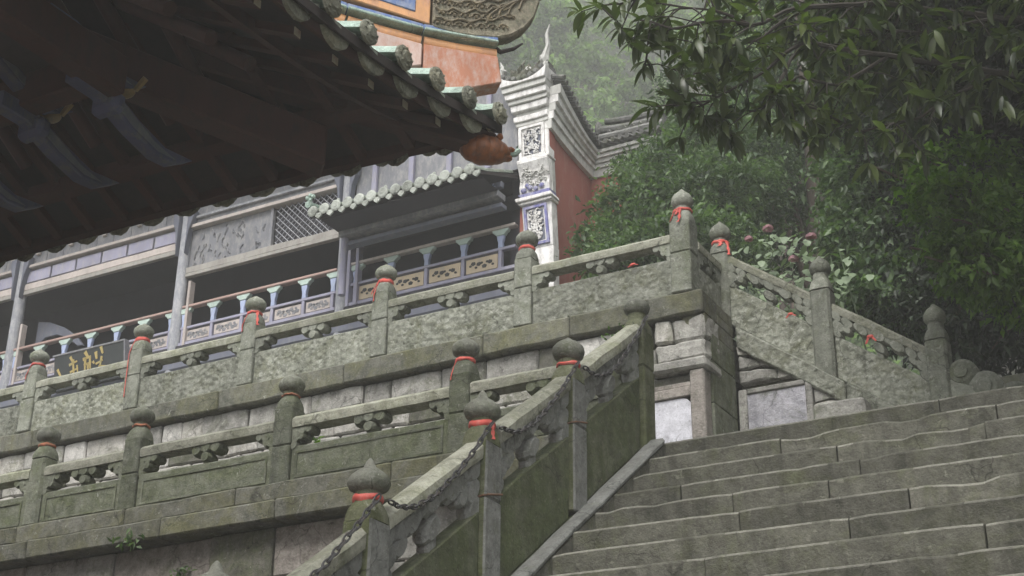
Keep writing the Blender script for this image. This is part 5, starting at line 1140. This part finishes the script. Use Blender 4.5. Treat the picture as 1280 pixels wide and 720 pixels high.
weed((-8.35, Y1-.09, 3.02), 'drooping weed growing from under the lower ledge at bottom left', 40, .07, 'leaf_bush', .18)
weed((-7.9, Y1+.05, 2.78), 'tiny weed in a joint of the lower wall at the bottom edge', 26, .06, 'leaf_bush', .12)
weed((-6.0, Y1+.0, 2.78), 'sprig growing out of the lower wall just left of the nearest post', 22, .06, 'leaf_lime', .12)

# forest on the misty hillside ----------------------------------------------------
Pn, Dn = [], []
for k in range(190):
    px, D = random.uniform(350, 1230), 108+96*random.random()**.8; a = at(px, 100, D); z = terr(a.x, a.y); r = random.uniform(6, 11)
    p, d = crown_pts([((a.x, a.y, z+r*.9), (r, r, r*.9)), ((a.x+r*.6, a.y-r*.3, z+r*.6), (r*.7, r*.7, r*.6)), ((a.x-r*.6, a.y-r*.3, z+r*1.3), (r*.6, r*.6, r*.5))], 1900, 1.2, 60); Pn.append(p); Dn.append(d)
P = np.concatenate(Pn); D_ = np.concatenate(Dn); m = len(P)
L = 1.0*rng.uniform(.6, 1.4, m)
Pn2, Dn2 = [], []
for k in range(95):                     # nearer shoulder of the hill: separate crowns still legible in the mist
    px, D = random.uniform(420, 1200), random.uniform(50, 78); a = at(px, 100, D); z = terr(a.x, a.y); r = random.uniform(1.8, 3.6)
    bl = [((a.x+random.uniform(-1, 1)*r*.8, a.y+random.uniform(-1, .2)*r*.6, z+r*random.uniform(.4, 1.7)), (r*q_, r*q_, r*q_*.7)) for q_ in (.8, .6, .55, .5, .4)]
    p, d = crown_pts(bl, 1500, .24, 30); Pn2.append(p); Dn2.append(d)
P2 = np.concatenate(Pn2); D2 = np.concatenate(Dn2); m2 = len(P2); L2 = .36*rng.uniform(.6, 1.5, m2)
tag(link('misty_shoulder_wood', leaf_mesh('misty_shoulder_wood', P2, rng.normal(size=(m2, 3))+D2*.6, rng.normal(size=(m2, 3))*.45+np.array([0, -.3, .8])+D2*.9, L2, L2*.6, M['leaf_mid'])), 'nearer misty wood with rounded pale green crowns just behind the white gable', 'forest', kind='stuff')
tag(link('hillside_forest', leaf_mesh('hillside_forest', P, rng.normal(size=(m, 3))+D_*.5, rng.normal(size=(m, 3))*.6+np.array([0, 0, 1.0])+D_*.5, L, L*.6, M['leaf_far'])), 'misty green forest covering the steep hillside behind the temple', 'forest', kind='stuff')
tree('tall_misty_tree', tuple(at(965, 300, 34).xy)+(5.5,), [B(965, 60, 34, 1.0, 1.6), B(985, 110, 34, .9, 1.2), B(940, 110, 34, .8, 1.0), B(970, 0, 34, .8, 1.5), B(1000, 50, 34, .7, 1.2)], 9000, .16, 'leaf_far', 'pale green misty tree seen through the gap in the near branches', 'tree', .2, clump=.2)

# ------------------------------------------------------------------ mist
hz = MB().box((-300, -25, -3.6), (230, 310, 196)).build('haze', None)
hm = bpy.data.materials.new('mist'); hm.use_nodes = True; t = hm.node_tree; t.nodes.clear()
vo = N(t, 'ShaderNodeVolumePrincipled'); vo.inputs['Density'].default_value = .0037; vo.inputs['Color'].default_value = (.985, .995, .99, 1); vo.inputs['Anisotropy'].default_value = .1
ou = N(t, 'ShaderNodeOutputMaterial'); t.links.new(vo.outputs[0], ou.inputs['Volume']); hz.data.materials.append(hm); tag(hz, kind='stuff'); hz['label'] = 'thin pale mountain mist filling the air'; hz['category'] = 'mist'
